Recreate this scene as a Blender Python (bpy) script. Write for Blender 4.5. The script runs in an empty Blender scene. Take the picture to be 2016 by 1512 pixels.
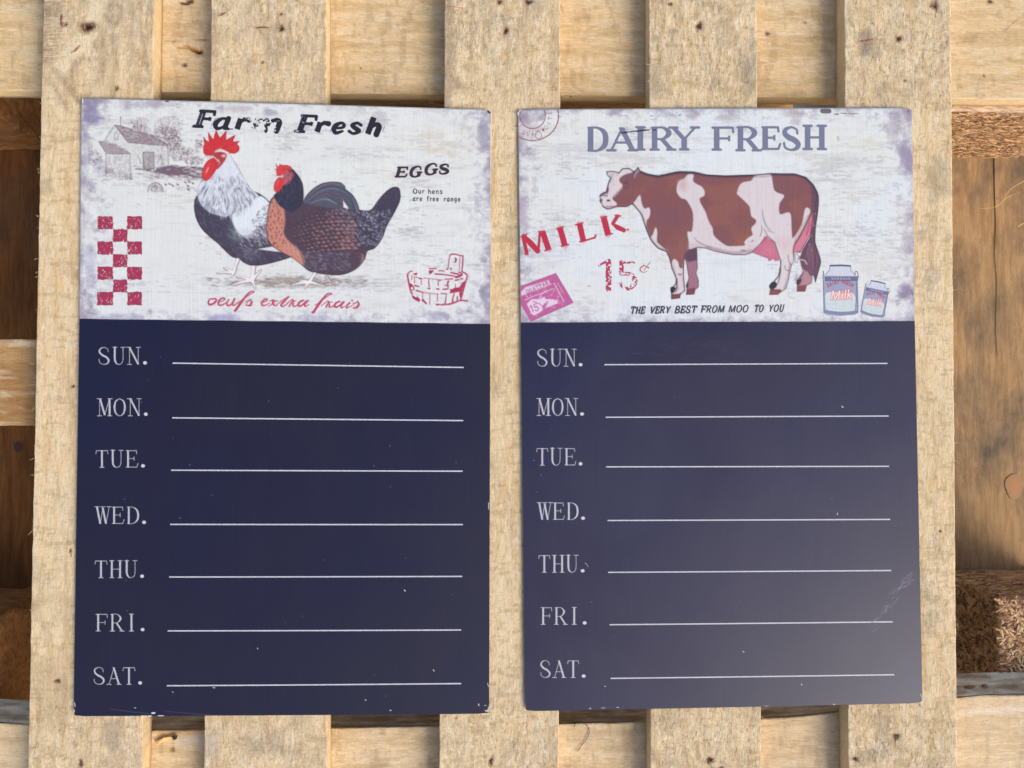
import bpy, bmesh, math
import numpy as np
from mathutils import Matrix, Vector

SC = bpy.context.scene
COL = SC.collection
# The pallet lies flat on the ground and the phone looks straight down on it. Everything is laid out in
# board coordinates (x to the right, y away from the lens, z up the picture); LAY turns them into the world.
LAY = Matrix(((1, 0, 0, 0), (0, 0, 1, 0), (0, -1, 0, .18), (0, 0, 0, 1)))
# ------------------------------------------------------------------ camera (phone held square over the pallet)
CAM_D = .567; FPX = 1512.0; CX, CY = 1008.0, 756.0
PITCH, YAW, ROLL = math.radians(1.1424), math.radians(-1.8576), math.radians(-.145)
def _rot():
    cp, sp, cy, sy, cr, sr = math.cos(PITCH), math.sin(PITCH), math.cos(YAW), math.sin(YAW), math.cos(ROLL), math.sin(ROLL)
    base = np.array([[1, 0, 0], [0, 0, 1], [0, 1, 0]], float)
    return np.array([[cr, -sr, 0], [sr, cr, 0], [0, 0, 1]]) @ np.array([[1, 0, 0], [0, cp, -sp], [0, sp, cp]]) @ np.array([[cy, 0, sy], [0, 1, 0], [-sy, 0, cy]]) @ base
RC = _rot()
cam_data = bpy.data.cameras.new("camera"); cam = bpy.data.objects.new("camera", cam_data); COL.objects.link(cam)
cam_data.sensor_fit = 'HORIZONTAL'; cam_data.sensor_width = 36; cam_data.lens = 27.0
cam_data.clip_start = .01; cam_data.clip_end = 500
_m = Matrix.Identity(4)
for _i in range(3):
    _m[_i][0] = RC[0][_i]; _m[_i][1] = RC[1][_i]; _m[_i][2] = -RC[2][_i]
_m[1][3] = -CAM_D
cam.matrix_world = LAY @ _m
SC.camera = cam
# ------------------------------------------------------------------ light: hazy sun from the lower right of the picture
SUN_EL, SUN_AZ = 37, 50       # degrees; azimuth measured from the picture's bottom edge towards its right edge
w = bpy.data.worlds.new("World"); SC.world = w; w.use_nodes = True
nt = w.node_tree; nt.nodes.clear()
sky = nt.nodes.new('ShaderNodeTexSky'); sky.sky_type = 'NISHITA'; sky.sun_disc = False
sky.sun_elevation = math.radians(SUN_EL); sky.sun_rotation = math.radians(180 - SUN_AZ)
sky.air_density = 1.0; sky.dust_density = 3.0; sky.ozone_density = .6
bg = nt.nodes.new('ShaderNodeBackground'); bg.inputs['Strength'].default_value = .15
wo = nt.nodes.new('ShaderNodeOutputWorld')
nt.links.new(sky.outputs[0], bg.inputs['Color']); nt.links.new(bg.outputs[0], wo.inputs['Surface'])
sd = bpy.data.lights.new("sun", 'SUN'); sd.energy = 1.75; sd.angle = math.radians(34); sd.color = (1.0, .95, .88)
sun = bpy.data.objects.new("sun", sd); COL.objects.link(sun)
_e, _a = math.radians(SUN_EL), math.radians(SUN_AZ)
_to = Vector((math.sin(_a) * math.cos(_e), -math.cos(_a) * math.cos(_e), math.sin(_e)))
sun.rotation_euler = _to.to_track_quat('Z', 'Y').to_euler(); sun.location = _to * 3
SC.view_settings.view_transform = 'Standard'; SC.view_settings.look = 'None'
SC.view_settings.exposure = .34; SC.view_settings.gamma = 1
SC.render.resolution_x = 1024; SC.render.resolution_y = 768
try: SC.cycles.transparent_max_bounces = 24
except Exception: pass

# ------------------------------------------------------------------ small raster kit (flat print is painted cell by cell)
def lin(c):
    c = np.asarray(c, float) / 255.0
    return np.where(c <= .04045, c / 12.92, ((c + .055) / 1.055) ** 2.4)

def smooth(pts, n=6, closed=False):
    P = np.asarray(pts, float)
    if len(P) < 3: return P
    if closed: Q = np.vstack([P[-1], P, P[0], P[1]])
    else: Q = np.vstack([2 * P[0] - P[1], P, 2 * P[-1] - P[-2]])
    out = []
    for i in range(1, len(Q) - 2):
        a, b, c, d = Q[i - 1], Q[i], Q[i + 1], Q[i + 2]
        for t in np.linspace(0, 1, n, endpoint=False):
            out.append(.5 * ((2 * b) + (c - a) * t + (2 * a - 5 * b + 4 * c - d) * t * t + (3 * b - a - 3 * c + d) * t ** 3))
    if not closed: out.append(Q[-2])
    return np.array(out)

def vnoise(H, W, ch, cw, rng):
    """value noise, one lattice cell every ch rows / cw columns"""
    gh, gw = int(H / ch) + 3, int(W / cw) + 3
    g = rng.random((gh, gw))
    y = np.arange(H) / ch; x = np.arange(W) / cw
    yi = y.astype(int); xi = x.astype(int)
    fy = y - yi; fx = x - xi
    fy = (fy * fy * (3 - 2 * fy))[:, None]; fx = (fx * fx * (3 - 2 * fx))[None, :]
    a = g[yi][:, xi]; b = g[yi][:, xi + 1]; c = g[yi + 1][:, xi]; d = g[yi + 1][:, xi + 1]
    return (a * (1 - fx) + b * fx) * (1 - fy) + (c * (1 - fx) + d * fx) * fy

def fbm(H, W, ch, cw, seed, octv=4, gain=.55):
    rng = np.random.default_rng(seed); s = 0; t = 0; a = 1
    for o in range(octv):
        s = s + a * vnoise(H, W, max(ch / 2 ** o, 1), max(cw / 2 ** o, 1), rng); t += a; a *= gain
    return s / t

class Canvas:
    def __init__(self, x0, y0, x1, y1, s=1.0, bg=None):
        self.x0, self.y0, self.s = x0, y0, s
        self.W = int(round((x1 - x0) * s)) + 1; self.H = int(round((y1 - y0) * s)) + 1
        self.A = np.zeros((self.H, self.W)); self.C = np.zeros((self.H, self.W, 3)); self.C[:] = .5
        if bg is not None: self.C[:] = bg; self.A[:] = 1
        self.X = x0 + np.arange(self.W) / s; self.Y = y0 + np.arange(self.H) / s
        self.clip = None; self.rng = np.random.default_rng(5)
    def win(self, xa, ya, xb, yb):
        i0 = max(0, int((xa - self.x0) * self.s)); i1 = min(self.W, int((xb - self.x0) * self.s) + 2)
        j0 = max(0, int((ya - self.y0) * self.s)); j1 = min(self.H, int((yb - self.y0) * self.s) + 2)
        return i0, i1, j0, j1
    def over(self, j0, j1, i0, i1, m, col):
        if self.clip is not None: m = m * self.clip[j0:j1, i0:i1]
        col = np.asarray(col, float)
        a0 = self.A[j0:j1, i0:i1]; a = m + a0 * (1 - m); c0 = self.C[j0:j1, i0:i1]
        w = np.where(a > 1e-6, m / np.maximum(a, 1e-6), 0)[..., None]
        self.C[j0:j1, i0:i1] = c0 * (1 - w) + col * w; self.A[j0:j1, i0:i1] = a
    def polymask(self, pts, soft=1.0):
        P = np.asarray(pts, float); pad = soft * 2 + 2
        i0, i1, j0, j1 = self.win(P[:, 0].min() - pad, P[:, 1].min() - pad, P[:, 0].max() + pad, P[:, 1].max() + pad)
        if i1 <= i0 or j1 <= j0: return i0, i1, j0, j1, np.zeros((max(0, j1 - j0), max(0, i1 - i0)))
        X, Y = np.meshgrid(self.X[i0:i1], self.Y[j0:j1])
        d2 = np.full(X.shape, 1e9); ins = np.zeros(X.shape, bool)
        for k in range(len(P)):
            a = P[k]; b = P[(k + 1) % len(P)]; e = b - a; L = e @ e + 1e-12
            t = np.clip(((X - a[0]) * e[0] + (Y - a[1]) * e[1]) / L, 0, 1)
            d2 = np.minimum(d2, (X - a[0] - t * e[0]) ** 2 + (Y - a[1] - t * e[1]) ** 2)
            if a[1] != b[1]:
                c = ((a[1] <= Y) != (b[1] <= Y)) & (X < a[0] + (Y - a[1]) * e[0] / e[1] if e[1] != 0 else False)
                ins ^= c
        sd = np.sqrt(d2) * np.where(ins, -1, 1)
        return i0, i1, j0, j1, np.clip(.5 - sd / soft, 0, 1)
    def poly(self, pts, col, a=1.0, soft=1.0, sm=0, wear=None):
        if sm: pts = smooth(pts, sm, True)
        i0, i1, j0, j1, m = self.polymask(pts, soft)
        if m.size == 0: return
        if wear is not None: m = m * wear[j0:j1, i0:i1]
        self.over(j0, j1, i0, i1, m * a, lin(col))
    def strokemask(self, pts, w, soft=1.0):
        P = np.asarray(pts, float)
        w = np.broadcast_to(np.asarray(w, float), (len(P),)) if np.ndim(w) == 0 or len(w) == len(P) else np.interp(np.linspace(0, 1, len(P)), np.linspace(0, 1, len(w)), w)
        pad = w.max() / 2 + soft + 1
        i0, i1, j0, j1 = self.win(P[:, 0].min() - pad, P[:, 1].min() - pad, P[:, 0].max() + pad, P[:, 1].max() + pad)
        if i1 <= i0 or j1 <= j0: return i0, i1, j0, j1, np.zeros((0, 0))
        X, Y = np.meshgrid(self.X[i0:i1], self.Y[j0:j1]); sd = np.full(X.shape, 1e9)
        for k in range(len(P) - 1):
            a = P[k]; b = P[k + 1]; e = b - a; L = e @ e + 1e-12
            t = np.clip(((X - a[0]) * e[0] + (Y - a[1]) * e[1]) / L, 0, 1)
            d = np.hypot(X - a[0] - t * e[0], Y - a[1] - t * e[1]) - .5 * (w[k] + (w[k + 1] - w[k]) * t)
            sd = np.minimum(sd, d)
        return i0, i1, j0, j1, np.clip(.5 - sd / soft, 0, 1)
    def stroke(self, pts, w, col, a=1.0, soft=1.0, sm=0, wear=None):
        if sm: pts = smooth(pts, sm)
        i0, i1, j0, j1, m = self.strokemask(pts, w, soft)
        if m.size == 0: return
        if wear is not None: m = m * wear[j0:j1, i0:i1]
        self.over(j0, j1, i0, i1, m * a, lin(col))
    def dot(self, x, y, rx, ry, col, a=1.0, soft=1.0):
        i0, i1, j0, j1 = self.win(x - rx - soft - 1, y - ry - soft - 1, x + rx + soft + 1, y + ry + soft + 1)
        if i1 <= i0 or j1 <= j0: return
        X, Y = np.meshgrid(self.X[i0:i1], self.Y[j0:j1])
        r = np.hypot((X - x) / rx, (Y - y) / ry); m = np.clip(.5 - (r - 1) * min(rx, ry) / soft, 0, 1)
        self.over(j0, j1, i0, i1, m * a, lin(col))
    def soften(self, k=1, grain=.0, seed=1):
        """slight ink spread and print grain"""
        P = np.dstack([self.C * self.A[..., None], self.A])
        for _ in range(k):
            P[1:-1] = P[:-2] * .22 + P[1:-1] * .56 + P[2:] * .22
            P[:, 1:-1] = P[:, :-2] * .22 + P[:, 1:-1] * .56 + P[:, 2:] * .22
        self.A = P[..., 3]; self.C = np.where(P[..., 3:] > 1e-4, P[..., :3] / np.maximum(P[..., 3:], 1e-4), self.C)
        if grain:
            g = np.random.default_rng(seed).normal(0, grain, self.A.shape)
            self.C = np.clip(self.C * (1 + g[..., None]) + .003, 0, 1)
        return self
    def full(self, m, col): self.over(0, self.H, 0, self.W, m, lin(col))

def inpoly(pts, x, y):
    r = False; n = len(pts); j = n - 1
    for i in range(n):
        if (pts[i][1] > y) != (pts[j][1] > y) and x < (pts[j][0] - pts[i][0]) * (y - pts[i][1]) / (pts[j][1] - pts[i][1]) + pts[i][0]: r = not r
        j = i
    return r

# ------------------------------------------------------------------ letter skeletons: strokes as (x, y, thick 1 / thin 0), y down; serif points
_c = lambda *a: list(a)
GL = {
 'A': ([[(.5,.02,0),(.13,1,0)],[(.47,0,1),(.86,1,1)],[(.26,.66,0),(.72,.66,0)]], [(.13,1),(.86,1)]),
 'B': ([[(.2,0,1),(.2,1,1)],[(.2,.02,0),(.6,.03,0),(.78,.24,1),(.6,.47,0),(.2,.48,0)],[(.2,.48,0),(.62,.5,0),(.88,.74,1),(.6,.98,0),(.2,.98,0)]], []),
 'C': ([[(.85,.2,0),(.6,.02,0),(.3,.1,.6),(.13,.5,1),(.3,.9,.6),(.6,1,0),(.87,.84,0)]], []),
 'D': ([[(.2,0,1),(.2,1,1)],[(.1,.02,0),(.5,.02,0),(.8,.2,.8),(.88,.5,1),(.8,.8,.8),(.5,.98,0),(.1,.98,0)]], []),
 'E': ([[(.22,0,1),(.22,1,1)],[(.08,.02,0),(.84,.02,0),(.86,.2,0)],[(.22,.48,0),(.66,.48,0)],[(.66,.37,0),(.66,.6,0)],[(.08,.98,0),(.86,.98,0),(.95,.76,0)]], []),
 'F': ([[(.25,0,1),(.25,1,1)],[(.08,.02,0),(.9,.02,0),(.93,.22,0)],[(.25,.5,0),(.76,.5,0)],[(.76,.38,0),(.76,.62,0)]], [(.25,1)]),
 'G': ([[(.86,.26,0),(.78,.08,0),(.52,.0,0),(.2,.18,.8),(.1,.5,1),(.2,.84,.8),(.52,1,0),(.82,.88,.4)],[(.82,.56,1),(.82,.92,1)]], [(.82,.56)]),
 'H': ([[(.2,0,1),(.2,1,1)],[(.8,0,1),(.8,1,1)],[(.2,.5,0),(.8,.5,0)]], [(.2,0),(.2,1),(.8,0),(.8,1)]),
 'I': ([[(.5,0,1),(.5,1,1)]], [(.5,0),(.5,1)]),
 'K': ([[(.2,0,1),(.2,1,1)],[(.85,0,0),(.25,.58,0)],[(.4,.42,1),(.88,1,1)]], [(.2,0),(.2,1),(.88,1)]),
 'L': ([[(.25,0,1),(.25,1,1)],[(.1,.98,0),(.86,.98,0),(.92,.76,0)]], [(.25,0)]),
 'M': ([[(.14,0,0),(.12,1,0)],[(.16,0,1),(.5,.96,1)],[(.5,.96,0),(.84,0,0)],[(.85,0,1),(.86,1,1)]], [(.12,1),(.86,1),(.1,0),(.9,0)]),
 'N': ([[(.18,0,0),(.18,1,0)],[(.18,0,1),(.82,1,1)],[(.82,0,0),(.82,1,0)]], [(.18,1),(.82,0),(.12,0)]),
 'O': ([[(.5,0,0),(.22,.15,.6),(.12,.5,1),(.22,.85,.6),(.5,1,0),(.78,.85,.6),(.88,.5,1),(.78,.15,.6),(.5,0,0)]], []),
 'R': ([[(.2,0,1),(.2,1,1)],[(.08,.02,0),(.56,.02,0),(.8,.26,1),(.56,.51,0),(.2,.52,0)],[(.5,.52,1),(.9,1,1)]], [(.2,1),(.9,1)]),
 'S': ([[(.8,.27,0),(.76,.1,0),(.5,0,0),(.22,.1,.5),(.18,.28,.8),(.38,.45,1),(.64,.56,1),(.84,.74,.9),(.76,.93,.5),(.48,1,0),(.2,.9,0),(.14,.7,0)]], []),
 'T': ([[(.5,0,1),(.5,1,1)],[(.06,.2,0),(.1,.02,0),(.9,.02,0),(.94,.2,0)]], [(.5,1)]),
 'U': ([[(.2,0,1),(.2,.68,1),(.3,.92,.6),(.5,1,0),(.7,.92,0),(.8,.68,0),(.8,0,0)]], [(.2,0),(.8,0)]),
 'V': ([[(.1,0,1),(.5,1,1)],[(.9,0,0),(.5,1,0)]], [(.1,0),(.9,0)]),
 'W': ([[(.06,0,1),(.3,1,1)],[(.5,.05,0),(.3,1,0)],[(.48,.05,1),(.72,1,1)],[(.96,0,0),(.72,1,0)]], [(.06,0),(.5,0),(.95,0)]),
 'Y': ([[(.1,0,1),(.5,.54,1)],[(.9,0,0),(.5,.54,0)],[(.5,.5,1),(.5,1,1)]], [(.1,0),(.9,0),(.5,1)]),
 'Q': ([[(.5,0,0),(.22,.15,.6),(.12,.5,1),(.22,.85,.6),(.5,1,0),(.78,.85,.6),(.88,.5,1),(.78,.15,.6),(.5,0,0)],[(.5,.7,.5),(.9,1.1,.5)]], []),
 '1': ([[(.15,.2,0),(.5,.03,.5),(.55,.03,1),(.55,1,1)]], []),
 '5': ([[(.85,.03,0),(.25,.03,0),(.22,.42,.6),(.6,.38,.6),(.85,.65,1),(.7,.93,.8),(.4,1,.5),(.12,.85,.8)]], []),
 'a': ([[(.7,.1,.3),(.4,.05,.3),(.15,.4,.9),(.15,.75,.9),(.35,.98,.4),(.7,.75,.2)],[(.75,.03,1),(.72,.85,1),(.95,.97,.2)]], []),
 'e': ([[(.15,.55,.2),(.7,.48,.2),(.82,.25,.6),(.55,.02,.2),(.2,.3,.9),(.15,.65,1),(.4,.98,.6),(.85,.8,.1)]], []),
 'f': ([[(.85,.08,.5),(.6,0,.4),(.42,.2,1),(.4,1,1)],[(.1,.38,.3),(.8,.38,.3)]], []),
 'g': ([[(.75,.1,.3),(.4,.05,.3),(.15,.4,.9),(.35,.8,.4),(.75,.6,.2)],[(.78,.05,1),(.75,1.1,1),(.45,1.35,.4),(.15,1.2,.3)]], []),
 'h': ([[(.2,0,1),(.18,1,1)],[(.22,.6,.2),(.55,.4,.4),(.78,.55,1),(.78,1,1)]], []),
 'i': ([[(.5,.35,1),(.5,1,1)],[(.5,.05,1),(.5,.1,1)]], []),
 'k': ([[(.2,0,1),(.2,1,1)],[(.8,.35,.4),(.3,.68,.4)],[(.42,.6,.8),(.85,1,.8)]], []),
 'l': ([[(.5,0,1),(.5,1,1)]], []),
 'm': ([[(.08,.05,1),(.08,1,1)],[(.1,.3,.2),(.3,.05,.5),(.47,.25,1),(.47,1,1)],[(.5,.3,.2),(.72,.05,.5),(.88,.25,1),(.88,1,1)]], []),
 'n': ([[(.2,.05,1),(.2,1,1)],[(.22,.35,.2),(.5,.05,.5),(.8,.25,1),(.8,1,1)]], []),
 'o': ([[(.5,.02,.4),(.15,.25,1),(.15,.75,1),(.5,1,.4),(.85,.75,1),(.85,.25,1),(.5,.02,.4)]], []),
 'r': ([[(.2,.05,1),(.2,1,1)],[(.22,.4,.2),(.5,.08,.5),(.85,.15,1)]], []),
 's': ([[(.85,.2,.4),(.5,.02,.3),(.2,.25,.8),(.5,.5,1),(.85,.75,.9),(.5,1,.3),(.12,.8,.4)]], []),
 'u': ([[(.2,.05,1),(.2,.7,1),(.45,1,.5),(.8,.75,.2)],[(.8,.05,1),(.8,1,1)]], []),
}
CURV = set('BCDGOPRSUQ5aefghmnorsu')
def glyph(cv, ch, x0, y0, x1, y1, T, t, col, serif=0.0, slant=0.0, rot=0.0, a=1.0, soft=1.0, wear=None, piv=None, sh=None):
    """one letter in the box x0..x1 / y0 (top)..y1 (base line)"""
    if ch == '.':
        cv.dot((x0 + x1) / 2, y1 - T * .6, T * .62, T * .62, col, a, soft); return
    st, sf = GL[ch]; h = y1 - y0; cr, sr = math.cos(rot), math.sin(rot)
    px, py = piv if piv else ((x0 + x1) / 2, (y0 + y1) / 2)
    def M(x, y):
        X = x0 + x * (x1 - x0) + slant * (1 - y) * h; Y = y0 + y * h
        X -= px; Y -= py
        return px + X * cr - Y * sr, py + X * sr + Y * cr
    for s in st:
        P = np.array([(*M(p[0], p[1]), t + (T - t) * p[2]) for p in s])
        if len(P) > 3 and ch in CURV: P = smooth(P, 5)
        if len(P) == 2:      # stems end square
            d = P[1, :2] - P[0, :2]; L = math.hypot(*d) + 1e-9; nx, ny = -d[1] / L, d[0] / L
            if abs(d[1]) > abs(d[0]) and P[0, 2] > 1.6 * t * .99 and not rot: nx, ny = math.copysign(1, nx), 0.0
            w0, w1 = P[0, 2] / 2, P[1, 2] / 2
            cv.poly([(P[0, 0] + nx * w0, P[0, 1] + ny * w0), (P[1, 0] + nx * w1, P[1, 1] + ny * w1), (P[1, 0] - nx * w1, P[1, 1] - ny * w1), (P[0, 0] - nx * w0, P[0, 1] - ny * w0)], col, a, soft, 0, wear)
        else: cv.stroke(P[:, :2], P[:, 2], col, a, soft, 0, wear)
    if serif:
        for (sx, sy) in sf:
            wd = serif / (x1 - x0)
            cv.stroke([M(sx - wd, sy), M(sx + wd, sy)], t * 1.05, col, a, soft, 0, wear)

def word(cv, txt, x, y0, y1, adv, T, t, col, rise=0.0, gap=None, **k):
    for c in txt:
        if c != ' ':
            n = {'i': .5, 'l': .5, 'I': .6, 'M': 1.2, 'W': 1.2, 'm': 1.4}.get(c, 1.0)
            glyph(cv, c, x, y0, x + adv * .82 * n, y1, T, t, col, **k)
            x += adv * n; y0 += rise * n; y1 += rise * n
        else:
            x += adv * (gap or .7); y0 += rise * .7; y1 += rise * .7
    return x

# ------------------------------------------------------------------ the pictures
def art_checker():
    cv = Canvas(190, 423, 283, 604, 1.0)
    xs = [(192.6, 223), (223.4, 251.2), (251.4, 280)]
    ys = [(426.5, 451.6), (451.8, 476.4), (476, 500.9), (501.3, 526), (525.6, 550.4), (551, 576), (575, 601)]
    rng = np.random.default_rng(3); n = fbm(cv.H, cv.W, 4, 3, 8, 3)
    wear = np.clip((.74 - n) * 16, 0.15, 1)
    for r, (a, b) in enumerate(ys):
        for c in ((0, 2) if r % 2 == 0 else (1,)):
            l, rr = xs[c]; j = rng.normal(0, .6, 24); P = []
            for k in range(6): P.append((l + (rr - l) * k / 6, a + j[k]))
            for k in range(6): P.append((rr + j[6 + k], a + (b - a) * k / 6))
            for k in range(6): P.append((rr - (rr - l) * k / 6, b + j[12 + k]))
            for k in range(6): P.append((l + j[18 + k], b - (b - a) * k / 6))
            cv.poly(P, (168, 52, 84), .95, 1.2, wear=wear)
            for q in range(5): cv.dot(rng.uniform(l + 3, rr - 3), rng.uniform(a + 3, b - 3), .6, rng.uniform(.6, 2), (225, 190, 200), .6)
    return cv

def art_barn():
    cv = Canvas(174, 228, 402, 392, 1.0); rng = np.random.default_rng(11)
    M = (150, 124, 134); D = (122, 96, 110)
    def hatch(pts, n, L, ang, w=.8, a=.55, col=M, jit=.25):
        P = np.asarray(pts, float); lo = P.min(0); hi = P.max(0); k = 0; g = 0
        while k < n and g < n * 20:
            g += 1; x = rng.uniform(lo[0], hi[0]); y = rng.uniform(lo[1], hi[1])
            if inpoly(pts, x, y):
                t = ang + rng.normal(0, jit); l = L * rng.uniform(.5, 1.3)
                cv.stroke([(x, y), (x + l * math.cos(t), y + l * math.sin(t))], w, col, a * rng.uniform(.5, 1.2)); k += 1
    def blob(cx, cy, rx, ry, n, a=.4, col=M):
        for k in range(n):
            t = rng.uniform(0, 6.28); r = rng.random() ** .55
            x = cx + rx * r * math.cos(t); y = cy + ry * r * math.sin(t)
            if rng.random() < .75: cv.dot(x, y, rng.uniform(.5, 1.7), rng.uniform(.5, 1.3), col, a * rng.uniform(.4, 1))
            else: cv.stroke([(x, y), (x + rng.normal(0, 2.5), y + rng.normal(0, 2.5))], .7, col, a)
    blob(277, 243, 20, 12, 160, .3); blob(270, 252, 12, 12, 90, .35); blob(285, 258, 14, 9, 90, .35)
    blob(333, 247, 30, 20, 330, .28); blob(328, 262, 26, 14, 330, .42); blob(343, 282, 16, 16, 230, .5); blob(352, 302, 20, 16, 260, .42)
    blob(375, 298, 18, 8, 130, .3); blob(392, 284, 9, 9, 80, .45); blob(383, 316, 20, 9, 170, .45); blob(186, 312, 16, 14, 200, .3); blob(180, 296, 8, 16, 80, .25)
    for (a, b) in (((318, 296), (330, 255)), ((330, 275), (345, 248)), ((326, 268), (313, 246)), ((320, 262), (318, 240)), ((276, 262), (279, 240)), ((345, 290), (356, 262))):
        cv.stroke([a, ((a[0] + b[0]) / 2 + 2, (a[1] + b[1]) / 2), b], (1.6, .6), D, .55, sm=4)
    wall = [(207, 276), (226.5, 247), (254, 281), (330, 287), (332, 326), (303, 334), (268, 332), (256, 352), (209, 345), (209, 302), (196, 279)]
    cv.poly(wall, (230, 230, 226), .3, 3)
    roof = [(226.5, 246.8), (240, 248.5), (262, 256), (300, 265), (331, 286), (300, 286), (253, 281), (240, 266)]
    cv.poly(roof, M, .35, 1.5); hatch(roof, 330, 4, .45, .9, .5)
    lean = [(194.4, 278), (227, 283), (257, 302), (232, 304), (209.3, 302)]
    cv.poly(lean, M, .35, 1.5); hatch(lean, 150, 4, .5, .9, .5)
    for s in ([(226.5, 246), (207, 276)], [(226.5, 247), (253, 281)], [(194, 278), (210, 303), (257, 303)], [(331, 287), (332, 326)], [(254, 281), (331, 288)], [(298, 265), (331, 285)], [(238, 248), (238, 229)], [(226.5, 247), (240, 248.5), (262, 256)], [(209, 303), (209, 345)], [(256, 303), (258, 344)], [(196, 279), (214, 278)]):
        cv.stroke(s, 1.1, D, .65)
    cv.stroke([(226, 274), (226, 263), (229.5, 260), (233, 264), (233, 275), (226, 275)], 1, D, .6)
    door = [(282.5, 300), (303.3, 300), (304, 333), (283, 331)]
    cv.poly(door, M, .3); hatch(door, 70, 4, 1.5, .9, .5, D); cv.stroke(door + [door[0]], 1.4, D, .75)
    for s in ([(271, 305), (278, 322)], [(310, 322), (318, 306), (319, 328)], [(318, 303), (323, 326)], [(305, 308), (318, 307)]): cv.stroke(s, 1.1, D, .55)
    hatch([(257, 284), (330, 290), (331, 326), (304, 332), (304, 300), (282, 300), (280, 330), (262, 335)], 120, 5, .08, .7, .25)
    hatch([(210, 305), (255, 305), (255, 345), (212, 342)], 120, 5, 1.5, .8, .3)
    hatch([(268, 331), (300, 338), (330, 347), (402, 352), (402, 330), (335, 325), (305, 334)], 420, 6, .12, 1.1, .5, D)
    hatch([(305, 331), (335, 326), (368, 334), (368, 343), (330, 345), (308, 336)], 200, 6, .1, 1.2, .5, D)
    hatch([(262, 340), (402, 352), (402, 357), (290, 352)], 130, 7, .12, .8, .35)
    cv.stroke([(268, 333), (290, 336), (316, 345)], (3, 1.5), D, .5, sm=4)
    hatch([(180, 345), (300, 350), (300, 368), (180, 364)], 60, 9, .1, .8, .3)
    hatch([(176, 370), (402, 366), (402, 386), (176, 388)], 40, 8, .05, .7, .16)
    hatch([(190, 330), (225, 330), (258, 352), (240, 356), (192, 350)], 90, 4, -.6, .9, .35)
    for x in (247, 251, 256, 259): cv.stroke([(x, 343), (x + 1, 354)], 1.5, D, .6)
    blob(215, 337, 9, 5, 60, .4)
    a = np.linspace(math.pi, 2 * math.pi, 14)
    cv.stroke(np.stack([307 + 15 * np.cos(a), 378 + 18 * np.sin(a)], 1), 1.8, D, .6)
    hatch([(293, 375), (298, 364), (307, 360), (317, 364), (322, 377)], 90, 3.5, 1.4, .8, .45)
    for (x, y) in ((327, 364), (335, 363), (341, 366), (351, 364), (366, 360), (373, 358), (371, 367), (381, 362), (372, 374)):
        cv.dot(x, y, 2.2, 1.5, D, .6); cv.stroke([(x - 3, y - 3), (x + 1, y + 1)], 1.1, D, .55)
    hatch([(340, 366), (400, 370), (400, 378), (350, 376)], 40, 5, .1, .8, .35)
    return cv.soften(1)

def art_ground():
    cv = Canvas(385, 535, 775, 588, 1.0); rng = np.random.default_rng(4)
    for k in range(900):
        x = 575 + rng.normal(0, 78); y = 555 + rng.normal(0, 6) + abs(x - 575) * .01
        if not (395 < x < 760): continue
        col = [(168, 150, 145), (150, 128, 132), (176, 165, 140), (190, 175, 165)][rng.integers(4)]
        l = rng.uniform(3, 13); cv.stroke([(x, y), (x + l, y + rng.normal(0, 1.3))], rng.uniform(.8, 2.2), col, rng.uniform(.08, .3), 2)
    for k in range(70):
        x = rng.uniform(405, 720); y = 553 + rng.normal(0, 5); l = rng.uniform(6, 16)
        cv.stroke([(x, y), (x + l * .5, y + rng.uniform(0, 2.5)), (x + l, y + rng.uniform(-1, 2))], (.6, 1.6, .5), (140, 112, 118), .45, sm=4)
    return cv.soften(1)

def leg(cv, hip, ank, toes, w, body=(232, 228, 224), edge=(170, 150, 155)):
    for off, c, ww in ((1.3, edge, w + 1.2), (0, body, w)):
        cv.stroke([(hip[0] + off, hip[1]), ((hip[0] + ank[0]) / 2 + off, (hip[1] + ank[1]) / 2), (ank[0] + off, ank[1])], (ww * 1.15, ww * .8, ww), c, .95, sm=3)
        for t in toes:
            mx, my = (ank[0] + t[0]) / 2, (ank[1] + t[1]) / 2 - 1.5
            cv.stroke([(ank[0], ank[1] + off), (mx, my + off), (t[0], t[1] + off)], (ww * .85, ww * .6, 1.2), c, .95, sm=4)

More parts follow.
